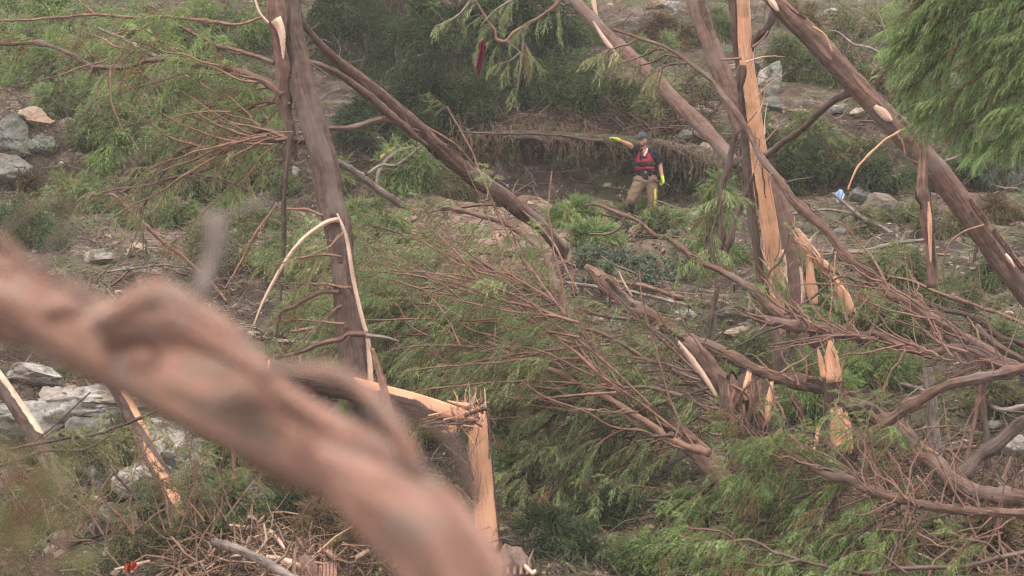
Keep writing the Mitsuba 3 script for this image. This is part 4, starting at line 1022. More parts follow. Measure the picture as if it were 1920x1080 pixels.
for q, ww, lift, mt, k, lab in POLES:
    t = thing('dead_branch', lab, 'branch')
    P, dd = points(q, lift=lift)
    dd = np.clip(np.full(len(dd), dd.mean()), None, dd + lift - .1) if lift > 1 else dd
    c = limb(t, q, ww, d=dd, mat=mt, name='stem')
    r = rng_()
    tw = []
    for _ in range(int(3 + len(q))):
        i = r.integers(1, len(c) - 1)
        d = unit(unit(c[i, :3] - c[i - 1, :3]) + r.normal(0, .7, 3))
        pts = [c[i, :3]]
        for j in range(4):
            d = unit(d + r.normal(0, .25, 3))
            pts.append(pts[-1] + d * r.uniform(.05, .16))
        tw.append(tube(np.array(pts), np.linspace(.008, .003, 5), 4))
    V, F, UV = join(tw)
    stuff(put(f'{t}__twigs', (V, F), mt, True, UV))

# ================================================================== ROCKS
BALL = trimesh.creation.icosphere(subdivisions=4)


def rock_mesh(c, size, seed, flat=.42, rough=1.0):
    """An angular boulder: a ball cut by random planes, then worn."""
    r = np.random.default_rng(seed)
    v = np.array(BALL.vertices)
    for _ in range(18):
        nrm = unit(r.normal(0, 1, 3) * [1, 1, 1.4])
        h = r.uniform(flat, .92)
        k = v @ nrm
        v = v - np.maximum(k - h, 0)[:, None] * nrm * .93
    q = v * 1.5 + seed
    v = v * (1 + rough * (.42 * (meshkit.fbm(q, 3, seed) - .5) + .20 * (meshkit.fbm(q * 4, 3, seed + 1) - .5) - .10 * np.exp(-((meshkit.noise(q * 2.3, seed + 9) - .5) / .035) ** 2) + .05 * (meshkit.noise(q * 17, seed + 2) - .5)))[:, None]
    a = r.uniform(0, 6.28)
    v = v @ np.array([[math.cos(a), -math.sin(a), 0], [math.sin(a), math.cos(a), 0], [0, 0, 1]])
    return v * np.asarray(size) + c, np.array(BALL.faces)


def rock(px, py, w, h, mat, label, name='rock', cat='rock', group=None, dy=None, roll=0):
    t = thing(name, label, cat, group)
    g = float(ground_depth(px, py + h * .35)[0])
    sx, sz = w / 2 * g / FPX, h / 2 * g / FPX
    c = at(px, py, g + min(sx, .5) * .2)
    put(t, rock_mesh(c, (sx * 1.12, dy or max(sx, sz) * .8, sz * 1.15), abs(hash((px, py))) % 9973), mat, 40)


for a in (
    (20, 258, 100, 100, 'dark_stone', 'big grey lichened boulder at the left edge'), (70, 222, 76, 40, 'warm_stone', 'pinkish flat rock behind the grey boulder at the left edge'),
    (84, 275, 66, 56, 'dark_stone', 'dark grey rock right of the big boulder at the left edge'), (20, 326, 110, 62, 'dark_stone', 'dark grey slab at the left edge under the big boulder'),
    (118, 309, 22, 15, 'limestone', 'small white stone below the left edge boulders'), (150, 288, 18, 13, 'warm_stone', 'small pinkish stone right of the left edge boulders'),
    (76, 162, 15, 12, 'limestone', 'small pale stone high on the left slope'), (238, 293, 13, 12, 'limestone', 'small white stone beside the bright green shrub'),
    (553, 322, 18, 24, 'limestone', 'white upright stone close to the hanging bark strip'), (517, 330, 24, 12, 'warm_stone', 'flat pale stone left of the hanging bark strip'),
    (180, 481, 66, 44, 'limestone', 'pale block of limestone above the blurred log'), (255, 472, 50, 36, 'warm_stone', 'tan rock right of the pale limestone block above the blurred log'),
    (287, 488, 22, 16, 'limestone', 'small pale rock just right of the tan rock above the blurred log'), (237, 505, 22, 12, 'limestone', 'small pale stone below the tan rock above the blurred log'),
    (440, 436, 24, 14, 'limestone', 'small white stone right of the pale blurred stub'), (335, 397, 14, 16, 'limestone', 'small white stone in the mud left of the stub'), (372, 413, 28, 10, 'warm_stone', 'flat tan stone in the mud left of the stub'),
    (695, 378, 62, 18, 'limestone', 'flat pale stone right of the standing trunk'), (898, 422, 30, 11, 'limestone', 'flat white stone on the bare earth left of the walker'),
    (916, 324, 22, 20, 'warm_stone', 'small tan rock above the leaning split trunk'), (1230, 8, 40, 24, 'warm_stone', 'tan rock at the top edge, left one of the pile'),
    (1262, 14, 30, 26, 'limestone', 'pale rock at the top edge, right one of the pile'), (1240, 30, 20, 12, 'limestone', 'small pale rock under the pile at the top edge'),
    (1440, 150, 58, 90, 'limestone', 'tall grey lichened rock right of the peeled trunk'), (1450, 195, 50, 40, 'dark_stone', 'grey rock under the tall lichened rock'), (1430, 122, 44, 40, 'dark_stone', 'grey rock on top of the tall lichened rock'),
    (1310, 210, 52, 28, 'warm_stone', 'tan slab above the walker to the right'), (1288, 250, 50, 44, 'dark_stone', 'rounded grey rock right of the walker head'), (1318, 290, 50, 46, 'warm_stone', 'warm pale rock under the rounded grey rock right of the walker'),
    (1292, 276, 34, 30, 'limestone', 'pale broken rock right of the walker shoulder'), (1562, 24, 34, 16, 'limestone', 'pale rock near the top edge right of the leaning trunk'), (1570, 205, 40, 22, 'limestone', 'pale rock behind the big leaning trunk'),
    (1500, 210, 60, 18, 'warm_stone', 'tan flat rock right of the peeled trunk'), (1608, 212, 40, 20, 'warm_stone', 'tan rock touching the big leaning trunk'), (1652, 388, 66, 56, 'dark_stone', 'smooth dark boulder left of the dead stub'), (1618, 368, 44, 50, 'dark_stone', 'dark boulder behind the smooth dark boulder'),
    (1540, 338, 24, 16, 'limestone', 'small pale stone right of the peeled trunk'), (1555, 275, 50, 34, 'dark_stone', 'half buried grey rock below the dark side limb'), (1305, 405, 34, 26, 'limestone', 'grey stone right of the walker boots'),
    (1690, 225, 24, 12, 'limestone', 'small white stone right of the big leaning trunk'), (1350, 570, 40, 22, 'limestone', 'white rock among the sprays under the arching branch'), (1365, 585, 40, 30, 'dark_stone', 'dark rock beside the white rock under the arching branch'),
    (1290, 590, 46, 22, 'limestone', 'pale rock in the sprays left of the arching branch'), (1380, 622, 60, 22, 'warm_stone', 'flat pale rock left of the crooked fallen limb'), (955, 758, 80, 46, 'limestone', 'white limestone rock behind the snapped trunk'),
    (1145, 905, 90, 46, 'limestone', 'white limestone rock at the lower middle'), (1075, 790, 34, 22, 'limestone', 'small white rock under the central sprays'), (985, 826, 30, 20, 'limestone', 'small white rock beside the snapped trunk post'),
    (1325, 905, 34, 20, 'limestone', 'small pale rock under the thick red limb'), (1330, 668, 34, 16, 'limestone', 'small pale rock near the broken stub'), (1905, 840, 70, 50, 'limestone', 'pale grey boulder at the right edge'), (1860, 800, 40, 26, 'dark_stone', 'dark grey rock behind the pale boulder at the right edge'),
    (1800, 835, 40, 30, 'limestone', 'pale rock between the dark stems near the right edge'), (1520, 1066, 34, 26, 'limestone', 'white stone at the bottom edge lower right'), (1660, 885, 44, 30, 'dark_stone', 'dark rock under the crossing limbs'),
    (240, 765, 300, 90, 'limestone', 'broad flat pale outcrop under the blurred log'), (350, 815, 240, 110, 'limestone', 'broad pale outcrop right of the peeling trunk'), (60, 790, 160, 110, 'limestone', 'broad pale outcrop left between the two peeling trunks'),
    (320, 850, 170, 120, 'limestone', 'big pale limestone boulder in the lower left'), (400, 880, 150, 110, 'limestone', 'pale boulder right of the peeling trunk'), (285, 910, 150, 130, 'limestone', 'grey green boulder behind the peeling trunk'),
    (120, 770, 130, 120, 'limestone', 'pale mossy boulder between the two peeling trunks'), (165, 900, 90, 70, 'limestone', 'pale boulder right of the far left trunk'), (210, 980, 120, 90, 'dark_stone', 'dark mossy boulder low between the peeling trunks'),
    (180, 820, 110, 90, 'dark_stone', 'brownish grey boulder left of the peeling trunk'), (500, 940, 130, 90, 'dark_stone', 'mossy grey boulder above the bottom debris pile'), (470, 925, 60, 44, 'limestone', 'pale small boulder above the bottom debris pile'), (60, 700, 120, 70, 'limestone', 'pale boulder half hidden below the blurred log at the left'),
    (1120, 965, 150, 40, 'dark_stone', 'flat dark earth covered slab at the lower middle'), (160, 650, 100, 60, 'dark_stone', 'grey slab just below the blurred log at the left'), (1890, 905, 60, 30, 'warm_stone', 'tan flat rock at the right edge below the pale boulder'),
    (1780, 905, 60, 26, 'warm_stone', 'tan flat rock behind the long dark bough'),
):
    rock(*a, name='boulder' if a[2] >= 100 else 'rock', cat='boulder' if a[2] >= 100 else 'rock')

# small loose stones nobody counts
r = rng_()
vs, fs, n = [], [], 0
small = trimesh.creation.icosphere(subdivisions=1)
px, py = r.uniform(-60, 1980, 1500), r.uniform(-40, 1080, 1500)
keep = meshkit.noise(np.stack([px / 130, py / 90, 0 * px], 1), 5) + r.uniform(-.3, .3, 1500) > .52
px, py = px[keep], py[keep]
Q = on_ground(px, py, .0)
for q in Q:
    sz = .035 + .10 * r.random() ** 3
    v = np.array(small.vertices) * r.uniform(.6, 1.25, (42, 1)) * sz * np.array([1, 1, .6])
    vs.append(v + q); fs.append(np.array(small.faces) + n); n += 42
stuff(put('gravel', (np.vstack(vs), np.vstack(fs)), 'warm_stone', 40))
labels['gravel'].update(label='scattered small pale stones all over the muddy bank', category='gravel')

# ================================================================== BUSHES AND GROUND COVER
def bush(px, py, w, h, col, label, n=900, blade=.075, width=.011, pairs=4, name='shrub', bl=.22, lift=.3, hang=-.2, cat='shrub'):
    t = thing(name, label, cat)
    r = rng_()
    g = float(ground_depth(px, py + h * .3)[0]) - lift
    s = g / FPX
    c = at(px, py, g)
    R = np.array([w / 2 * s, min(w, h) * .45 * s, h / 2 * s])
    root = c - [0, 0, R[2]]
    L = Leaves()
    for k in range(max(6, n // 110)):
        d = r.normal(0, 1, 3)
        end = c + unit(d) * R * r.uniform(.5, .95)
        mid = (root + end) / 2 + r.normal(0, .1, 3) * R
        pts = spline(np.array([root + r.normal(0, .06, 3) * R, mid, end]), .12)
        L.tw.append(tube(pts, np.linspace(.014, .004, len(pts)), 4))
    # clumps
    m = max(5, n // 45)
    cc = c + unit(r.normal(0, 1, (m, 3))) * (r.uniform(.25, 1.0, (m, 1)) ** .6) * R
    rad = r.uniform(.18, .34, m) * R.min()
    i = r.integers(0, m, n)
    P = cc[i] + r.normal(0, .55, (n, 3)) * rad[i][:, None] * np.array([1.3, 1.3, 1])
    D = unit((P - c) / R + r.normal(0, .5, (n, 3)) + [0, 0, hang])
    side = unit(np.cross(D, r.normal(0, 1, (n, 3))))
    tint = r.uniform(.65, 1.35, (m, 1))[i]
    L.add(P, D, side, bl * r.uniform(.6, 1.3, n), np.clip(np.asarray(col) * tint * r.normal(1, .1, (n, 3)), .01, .8))
    L.finish(t, SEED[0], needle=blade, width=width, pairs=pairs, twig_mat='bark_grey')


IVY = np.array([.17, .215, .14])
for a in (
    # px, py, w, h, colour, label, number
    (60, 20, 220, 110, FRESH * .95, 'green feathery shrub at the top left corner', 2000), (240, 70, 260, 110, FRESH * .9, 'green shrub behind the upper left limbs', 2200), (420, 60, 220, 120, FRESH * .8, 'green shrub left of the standing trunk top', 2000),
    (100, 130, 240, 90, FRESH * .9, 'low green shrub under the crooked upper left limb', 1900), (300, 170, 280, 110, GREEN * .95, 'wide green shrub in the middle of the upper left limbs', 2400), (450, 180, 180, 110, GREEN * .85, 'green shrub close left of the split stem', 1600),
    (230, 230, 170, 80, GREEN * .85, 'dark green shrub above the bright green shrub', 1400), (400, 280, 220, 100, GREEN * .8, 'green shrub left of the hanging bark strip', 1700), (215, 268, 80, 80, FRESH * 1.15, 'small bright green shrub on the left slope', 900),
    (480, 330, 150, 80, GREEN * .85, 'green shrub under the forked left limbs', 1200), (150, 370, 200, 80, GREEN, 'yellowish green shrub on the left slope above the blurred log', 1300), (330, 340, 170, 60, GREEN * .7, 'dark low shrub in the middle of the left slope', 1100),
    (60, 430, 170, 90, DEEP * 1.3, 'dark shrub behind the blurred log at the left edge', 1000), (560, 470, 130, 120, GREEN * 1.05, 'green shrub behind the arching pale strip', 1100), (430, 470, 150, 110, OLIVE * .85, 'olive brush behind the thin pale stick', 900), (590, 590, 120, 90, GREEN, 'green brush at the left foot of the standing trunk', 900),
    (560, 720, 120, 60, OLIVE * .7, 'olive brush behind the log bend', 500),
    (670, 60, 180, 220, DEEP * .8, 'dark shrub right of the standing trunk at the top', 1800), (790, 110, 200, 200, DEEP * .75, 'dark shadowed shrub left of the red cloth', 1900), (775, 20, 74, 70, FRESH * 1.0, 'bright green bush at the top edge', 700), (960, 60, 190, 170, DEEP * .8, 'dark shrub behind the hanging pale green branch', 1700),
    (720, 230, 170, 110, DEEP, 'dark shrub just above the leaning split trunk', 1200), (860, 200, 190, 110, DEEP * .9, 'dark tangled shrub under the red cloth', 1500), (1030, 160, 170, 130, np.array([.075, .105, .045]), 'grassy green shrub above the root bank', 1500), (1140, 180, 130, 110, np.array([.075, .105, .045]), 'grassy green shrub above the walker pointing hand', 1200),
    (1080, 50, 90, 80, GREEN * .7, 'green shrub left of the pale fallen trunk top', 700), (1220, 95, 100, 60, GREEN * .75, 'green tuft shrub under the pale fallen trunk', 700), (1240, 190, 80, 60, GREEN * .7, 'green tuft shrub left of the tan slab', 600), (1350, 50, 60, 80, GREEN * .6, 'dark shrub between the two tall trunks at the top', 600),
    (1470, 110, 80, 110, GREEN * .6, 'dark green shrub right of the tall lichened rock', 900), (1560, 130, 120, 80, GREEN * .55, 'dark shrub close above the big leaning trunk', 900), (1620, 60, 140, 110, OLIVE * .7, 'olive leafy shrub right of the leaning trunk top', 1000), (1530, 255, 130, 80, GREEN * .75, 'green shrub under the dark side limb', 1100), (1500, 320, 120, 60, DEEP, 'dark shrub right of the peeled trunk, above the grey branch', 900),
    (1650, 330, 130, 60, DEEP, 'dark shrub left of the orange twig end', 800), (1740, 200, 120, 80, DEEP, 'dark shrub behind the hanging green bough', 900), (1880, 305, 100, 80, np.array([.14, .17, .13]), 'pale leaved shrub at the right edge under the hanging bough', 700), (1790, 330, 100, 50, DEEP, 'dark low shrub left of the pale leaved shrub', 500),
    (765, 320, 110, 110, FRESH * .9, 'fresh green bush rising before the leaning split trunk', 1500), (690, 430, 130, 90, FRESH * .75, 'green bush right of the bent pale strip', 1200), (1070, 405, 90, 60, FRESH * .9, 'green bush left below the walker', 900), (1110, 448, 100, 50, FRESH * .9, 'green bush at the foot of the leaning split trunk', 800),
    (1350, 420, 70, 200, FRESH * .8, 'tall green spray bush round the two dark stems', 1500), (1490, 540, 120, 130, FRESH * .8, 'green bush at the foot of the peeled trunk', 1500), (1650, 590, 160, 90, GREEN * .95, 'green bush under the slender slanting trunk', 1200), (1620, 690, 150, 100, FRESH * .8, 'green bush right of the splintered stump', 1400), (1530, 730, 130, 110, FRESH * .85, 'green bush between the fibrous and the splintered stump', 1400),
    (1700, 400, 90, 60, GREEN * .6, 'low green shrub beside the dark boulder', 500), (1680, 500, 120, 70, GREEN * .8, 'green shrub left of the dead stub foot', 800), (1850, 510, 70, 50, np.array([.10, .14, .06]), 'pale grassy tuft shrub left of the leaning trunk', 500), (1790, 560, 120, 60, GREEN * .7, 'green shrub under the dead stub', 700), (1870, 640, 90, 50, GREEN * .7, 'green shrub behind the bunched limbs at the right edge', 500),
    (1860, 740, 140, 70, OLIVE * .8, 'olive brush behind the dark post stem at the right edge', 700), (1700, 700, 130, 60, GREEN * .8, 'green brush left of the crossing limb', 700), (1850, 1020, 150, 90, DULL * .6, 'dull brown green brush in the lower right corner', 700), (1760, 1010, 130, 80, GREEN * .6, 'dark green brush under the long dark bough', 700),
    (540, 930, 150, 110, DEEP * 1.3, 'dark green brush on the boulder below the blurred log', 900), (440, 860, 60, 140, FRESH * .7, 'thin green sapling brush before the lower left boulders', 500), (330, 930, 140, 110, DEEP * 1.2, 'dark green brush right of the peeling trunk foot', 700), (160, 690, 130, 60, FRESH * .6, 'green brush under the blurred log at the left', 600), (290, 1010, 160, 70, OLIVE * .8, 'olive brush at the foot of the peeling trunk', 800), (60, 960, 160, 120, OLIVE * .6, 'olive brush at the foot of the far left trunk', 900),
    (1040, 1000, 140, 70, DEEP * 1.1, 'dark brush at the lower middle bottom', 700), (1130, 950, 120, 50, DEEP, 'dark brush before the flat slab at the lower middle', 500), (1250, 1040, 160, 80, FRESH * .7, 'fresh green brush at the bottom edge right of centre', 1200), (950, 890, 90, 80, GREEN * .8, 'green brush right of the snapped trunk post', 700), (1300, 960, 120, 80, GREEN * .7, 'green brush left of the broken limb end', 900),
    (30, 90, 200, 120, GREEN * .95, 'green feathery shrub at the left edge above the grey boulders', 1800), (170, 120, 200, 110, OLIVE * .95, 'olive feathery shrub behind the crooked upper left limb end', 1700), (330, 60, 220, 120, OLIVE * .9, 'olive feathery shrub behind the pale upper left limb', 1700), (130, 190, 150, 90, GREEN * .9, 'green shrub right above the pinkish flat rock', 1200), (330, 250, 240, 100, GREEN * .95, 'green shrub right of the bright green shrub', 1700), (20, 400, 120, 70, OLIVE * .8, 'olive shrub at the left edge under the dark slab', 700), (300, 400, 160, 70, GREEN * .8, 'green shrub left of the upright blurred stub', 900), (460, 400, 150, 80, GREEN * .8, 'green shrub right of the upright blurred stub', 1000), (90, 350, 120, 60, DULL * .7, 'brown dying brush right of the dark slab', 500),
    (700, 30, 200, 130, DEEP * .5, 'very dark shrub at the top edge right of the standing trunk', 1700), (860, 60, 160, 150, DEEP * .5, 'very dark shrub behind the red cloth', 1700), (800, 190, 160, 110, DEEP * .6, 'very dark shrub low between the leaning split trunk and red cloth', 1300), (940, 180, 150, 120, DEEP * .7, 'dark shrub right below the red cloth', 1300), (1020, 60, 140, 140, DEEP * .7, 'dark shrub behind the hanging branch fork', 1300),  # shade of the top centre is put into these leaf colours
    (1600, 110, 120, 60, OLIVE * .75, 'olive brush right of the leaning trunk, upper one', 800), (1660, 170, 110, 60, DULL * .8, 'brown dying brush under the bare grey twigs at the upper right', 700), (1250, 60, 130, 60, DULL * .75, 'brown brush below the tan rocks at the top edge', 800), (1420, 240, 70, 60, GREEN * .7, 'green tuft under the tall lichened rock', 500), (1590, 290, 140, 50, OLIVE * .75, 'low olive brush below the big leaning trunk', 800), (1780, 420, 120, 50, OLIVE * .7, 'low olive brush right of the dead stub', 600), (1880, 400, 100, 60, DULL * .7, 'brown brush at the right edge above the leaning trunk', 600), (1300, 160, 80, 60, OLIVE * .7, 'olive brush between the pale fallen trunk and the tall trunk', 600), (1500, 40, 90, 60, DULL * .8, 'brown brush at the top edge right of the peeled trunk', 600), (1420, 380, 60, 50, GREEN * .8, 'green tuft at the peeled trunk, walker height', 400), (1600, 420, 120, 40, OLIVE * .75, 'low olive brush under the bare grey branch', 600),
    (640, 330, 60, 70, GREEN * .8, 'green tuft close right of the standing trunk', 500), (840, 340, 90, 60, OLIVE * .7, 'olive grass tuft under the leaning split trunk', 500), (1270, 330, 60, 60, DEEP, 'dark tuft right of the walker hip', 400), (1390, 660, 90, 70, GREEN * .7, 'green brush left of the crooked fallen limb', 600),
):
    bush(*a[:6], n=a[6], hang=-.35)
for a in ((1145, 478, 130, 60, IVY, 'bluish green ivy patch below the walker, left half', 650), (1235, 492, 130, 60, IVY, 'bluish green ivy patch below the walker, right half', 650), (1200, 436, 160, 40, IVY * .9, 'low ivy round the walker boots', 450), (1290, 446, 90, 40, IVY, 'ivy clump right of the walker boots', 350), (1180, 520, 150, 46, IVY * .9, 'lowest ivy patch above the pale poles', 500)):
    bush(*a[:6], n=a[6], blade=.06, width=.03, pairs=2, name='ivy_patch', cat='ivy', bl=.12)

bush(1188, 402, 70, 44, GREEN * .8, 'weedy green tuft hiding the walker right boot', n=500, lift=.9)
bush(1242, 418, 80, 46, GREEN * .85, 'weedy green tuft hiding the walker left boot', n=500, lift=1.0)
for a in ((330, 800, 130, 60, OLIVE * .9, 'olive twigs over the big pale boulder', 500), (140, 850, 150, 90, OLIVE * .85, 'olive brush before the mossy boulders at the lower left', 800), (430, 950, 140, 80, GREEN * .8, 'green brush over the pale boulder above the debris pile', 700), (230, 850, 70, 120, OLIVE * .8, 'olive sapling brush close left of the peeling trunk', 500), (620, 985, 120, 70, DULL * .9, 'dry straw coloured brush at the back of the debris pile', 700), (700, 1000, 130, 120, DULL * 1.0, 'dry straw coloured brush under the blurred log end', 700)):
    bush(*a[:6], n=a[6], lift=.9)

# sparse weeds and fallen needles everywhere
r = rng_()
N = 15000
px, py = r.uniform(-80, 2000, N), r.uniform(-60, 1090, N)
q3 = np.stack([px / 150, py / 110, 0 * px], 1)
dens = meshkit.fbm(q3, 3, 77)
keep = dens + r.uniform(-.22, .22, N) > .44
keep &= ~((np.abs(px - 1000) < 270) & (np.abs(py - 370) < 45) & (r.random(N) < .8))
keep &= ~((px > 1640) & (py > 300) & (py < 560) & (r.random(N) < .7))
px, py = px[keep], py[keep]
Q = on_ground(px, py, -.02)
n = len(Q)
D = unit(r.normal(0, .8, (n, 3)) + [-.2, -.2, .7])
col = np.where(r.random((n, 1)) < .62, GREEN * .8, np.where(r.random((n, 1)) < .5, DULL * .8, OLIVE * .8)) * r.uniform(.6, 1.3, (n, 1))
L = Leaves()
L.add(Q, D, unit(np.cross(D, r.normal(0, 1, (n, 3)))), r.uniform(.10, .28, n), np.clip(col, .01, .5))
V, F, C = L.mesh(5, needle=.07, width=.012, pairs=3)
put('undergrowth', (V, F), 'leaf', False, None, C)
labels['undergrowth'] = {'label': 'low weeds and torn green bits over the bank', 'category': 'undergrowth', 'kind': 'stuff'}

# broken sticks and straw
def sticks(key, label, cat, px, py, lo, hi, rad, cols, up=.25, lift=.03, lean=(0, 0, 0), wave=.2):
    r = rng_()
    Q = on_ground(px, py, -lift)
    vs, fs, cs, n = [], [], [], 0
    for q in Q:
        d = unit(r.normal(0, 1, 3) * [1, .6, up] + np.array(lean))
        ln = r.uniform(lo, hi)
        pts = [q - d * ln * .4]
        for j in range(4):
            d = unit(d + r.normal(0, wave, 3))
            pts.append(pts[-1] + d * ln / 4)
        R = rad * r.uniform(.5, 1.6) * (1 + 1.8 * (r.random() < .06))
        V, F, _ = tube(np.array(pts), np.linspace(R, R * .5, 5), 4)
        c = np.asarray(cols[r.integers(len(cols))]) * r.uniform(.7, 1.3)
        vs.append(V); fs.append(F + n); cs.append(np.tile(c, (len(V), 1))); n += len(V)
    put(key, (np.vstack(vs), np.vstack(fs)), 'litter_mat', True, None, np.clip(np.vstack(cs), 0, .9))
    labels[key] = {'label': label, 'category': cat, 'kind': 'stuff'}


BROWN = [(.125, .080, .060), (.080, .055, .043), (.19, .125, .095), (.22, .175, .145), (.29, .21, .16), (.095, .080, .070)]
r = rng_()
sticks('debris', 'countless broken sticks and twigs strewn over the bank', 'debris', r.uniform(-60, 1980, 7500), r.uniform(-40, 1085, 7500), .12, 1.2, .008, BROWN, up=.35, lift=.05)
r = rng_()
sticks('litter', 'tangled shredded roots and straw piled at the bottom left of centre', 'debris', r.normal(520, 120, 520).clip(330, 790), r.normal(1062, 38, 520).clip(985, 1120), .15, 1.3, .011, [(.34, .22, .15), (.42, .29, .21), (.22, .14, .10), (.13, .085, .065), (.16, .11, .085), (.48, .35, .26)], up=.6, lift=.12, wave=.42)
labels['litter']['label'] = 'tangled pile of shredded roots and straw at the bottom left of centre'
r = rng_()
sticks('straw', 'brown tangled twigs under the boughs at the lower right', 'debris', r.uniform(1380, 1960, 1500), r.uniform(880, 1090, 1500), .3, 1.2, .008, BROWN[:5] + [(.28, .16, .115)], up=.6, lift=.15)
r = rng_()
sticks('brushwood', 'brown tangled brushwood on the slope above the root bank', 'debris', r.uniform(800, 1330, 1300), r.uniform(170, 262, 1300), .4, 1.6, .009, BROWN[:3] + [(.09, .075, .06)], up=.4, lift=.1)

# flakes of bark, dead leaves and pale chips
r = rng_()
N = 26000
px, py = r.uniform(-60, 1980, N), r.uniform(-40, 1085, N)
Q = on_ground(px, py, -.02)
nn = unit(r.normal(0, .6, (N, 3)) + [0, -.35, .9])
a = unit(np.cross(nn, r.normal(0, 1, (N, 3))))
b = np.cross(nn, a)
sa, sb = r.uniform(.015, .065, (N, 1)), r.uniform(.01, .03, (N, 1))
Vt = np.stack([Q - a * sa, Q - b * sb, Q + a * sa, Q + b * sb + nn * .012], 1).reshape(-1, 3)
pal = np.array(BROWN + [(.07, .055, .045), (.05, .06, .03), (.13, .19, .055), (.11, .17, .05), (.33, .28, .23)])
C = np.repeat(pal[r.integers(0, len(pal), N)] * r.uniform(.7, 1.25, (N, 1)), 4, 0)
put('leaf_litter', (Vt, np.arange(4 * N).reshape(-1, 4)), 'litter_mat', False, None, np.clip(C, 0, .9))
labels['leaf_litter'] = {'label': 'dead leaves, bark flakes and pale chips covering the bank', 'category': 'leaf litter', 'kind': 'stuff'}

# stumps in the debris pile
for x, y, ww, hh, lab in ((575, 1060, 40, 90, 'short shredded stump in the debris pile at the bottom'), (615, 1050, 34, 110, 'taller shredded stump in the debris pile, right one'), (965, 1065, 60, 40, 'low torn root stump at the bottom edge under the log end')):
    t = thing('stump', lab, 'stump')
    limb(t, [(x + 3, y + hh * .6), (x, y), (x - 3, y - hh * .5)], [ww * 1.1, ww, ww * .9], lift=(.3, .4, .5) if hh < 100 else (.2, .3, .4), mat='bark_red', name='stem', amp=.25, ragged=1.6, sides=18)
    for k in range(5):
        dx = (k - 2) * ww * .2
        limb(t, [(x + dx, y + hh * .3), (x + dx * 1.1, y - hh * .3), (x + dx * 1.5, y - hh * .7 - 8 * (k % 3))], [7, 5, 2], lift=.75, mat='bark_pink', name='splinter')

# ================================================================== ROOT BANK
t = thing('root_bank', 'overhanging mat of earth and dangling roots behind the walker, dark hollow below', 'root mat')
xs = np.arange(850, 1400, 10.0)
ys = np.interp(xs, [850, 900, 1000, 1120, 1200, 1260, 1330, 1400], [246, 250, 251, 258, 262, 272, 296, 306])
top = at(xs, ys, ground_depth(xs, ys - 14) - .15)
r = rng_()
ring = []
for k, p in enumerate(top):
    a = np.linspace(0, 2 * np.pi, 15)[:-1]
    w0 = .55 * (1 - ((k / len(top)) * 2 - 1) ** 6)
    prof = np.stack([0 * a, np.cos(a) * (1.1 * w0 + .1), np.sin(a) * (.24 * w0 + .05)], 1) - [0, .7 * w0, .10]
    prof *= (1 + .7 * (meshkit.fbm(np.stack([np.cos(a) * 1.5 + k * .45, np.sin(a) * 1.5, 0 * a], 1), 3, 8) - .5))[:, None]
    ring.append(p + prof)
n = len(top)
put(f'{t}__earth', (np.array(ring).reshape(-1, 3), quads(grid_faces(n, 14, True))), 'soil', True)
tb = []
for k in range(330):
    j = r.integers(1, n - 1)
    p = top[j] + r.normal(0, .12, 3) + [r.uniform(-.1, .1), -.8 - r.uniform(0, .4), .05]
    d = unit(np.array([r.normal(0, .5), -.25, -.15]))
    ln = r.uniform(.1, .5) * (.35 + 1.5 * float(meshkit.noise(np.array([j * .33, 5.0, 0]), 3)))
    pts = [p]
    for _ in range(5):
        d = unit(d + np.array([0, 0, -.75]) + r.normal(0, .3, 3))
        pts.append(pts[-1] + d * ln / 5)
    tb.append(tube(np.array(pts), np.linspace(r.uniform(.006, .014), .003, 6), 4))
V, F, UV = join(tb)
stuff(put(f'{t}__roots', (V, F), 'bark_red', True, UV))
L = Leaves()
m = 750
j = r.integers(1, n - 1, m)
P = top[j] + r.normal(0, .1, (m, 3)) + np.stack([r.uniform(-.1, .1, m), -.6 - r.uniform(0, .6, m), r.uniform(-.3, .16, m)], 1)
D = unit(r.normal(0, .35, (m, 3)) + [0, -.2, -1])
hang = .3 + 1.5 * meshkit.noise(np.stack([j * .33, 0 * j + 5.0, 0 * j], 1), 3)
L.add(P, D, unit(np.cross(D, r.normal(0, 1, (m, 3)))), r.uniform(.1, .3, m) * hang, np.clip(np.where(r.random((m, 1)) < .5, [.15, .17, .08], [.19, .15, .105]) * r.uniform(.4, 1.3, (m, 1)), .01, .5))
L.finish(t, 31, needle=.09, width=.009, pairs=3)
t = thing('fallen_log', 'long thin weathered log lying along the top of the root bank', 'log')
limb(t, [(855, 246), (930, 249), (1000, 250), (1060, 254), (1118, 258), (1132, 261)], [3, 4, 5, 5, 5, 4], lift=1.9, mat='bark_brown', name='stem')

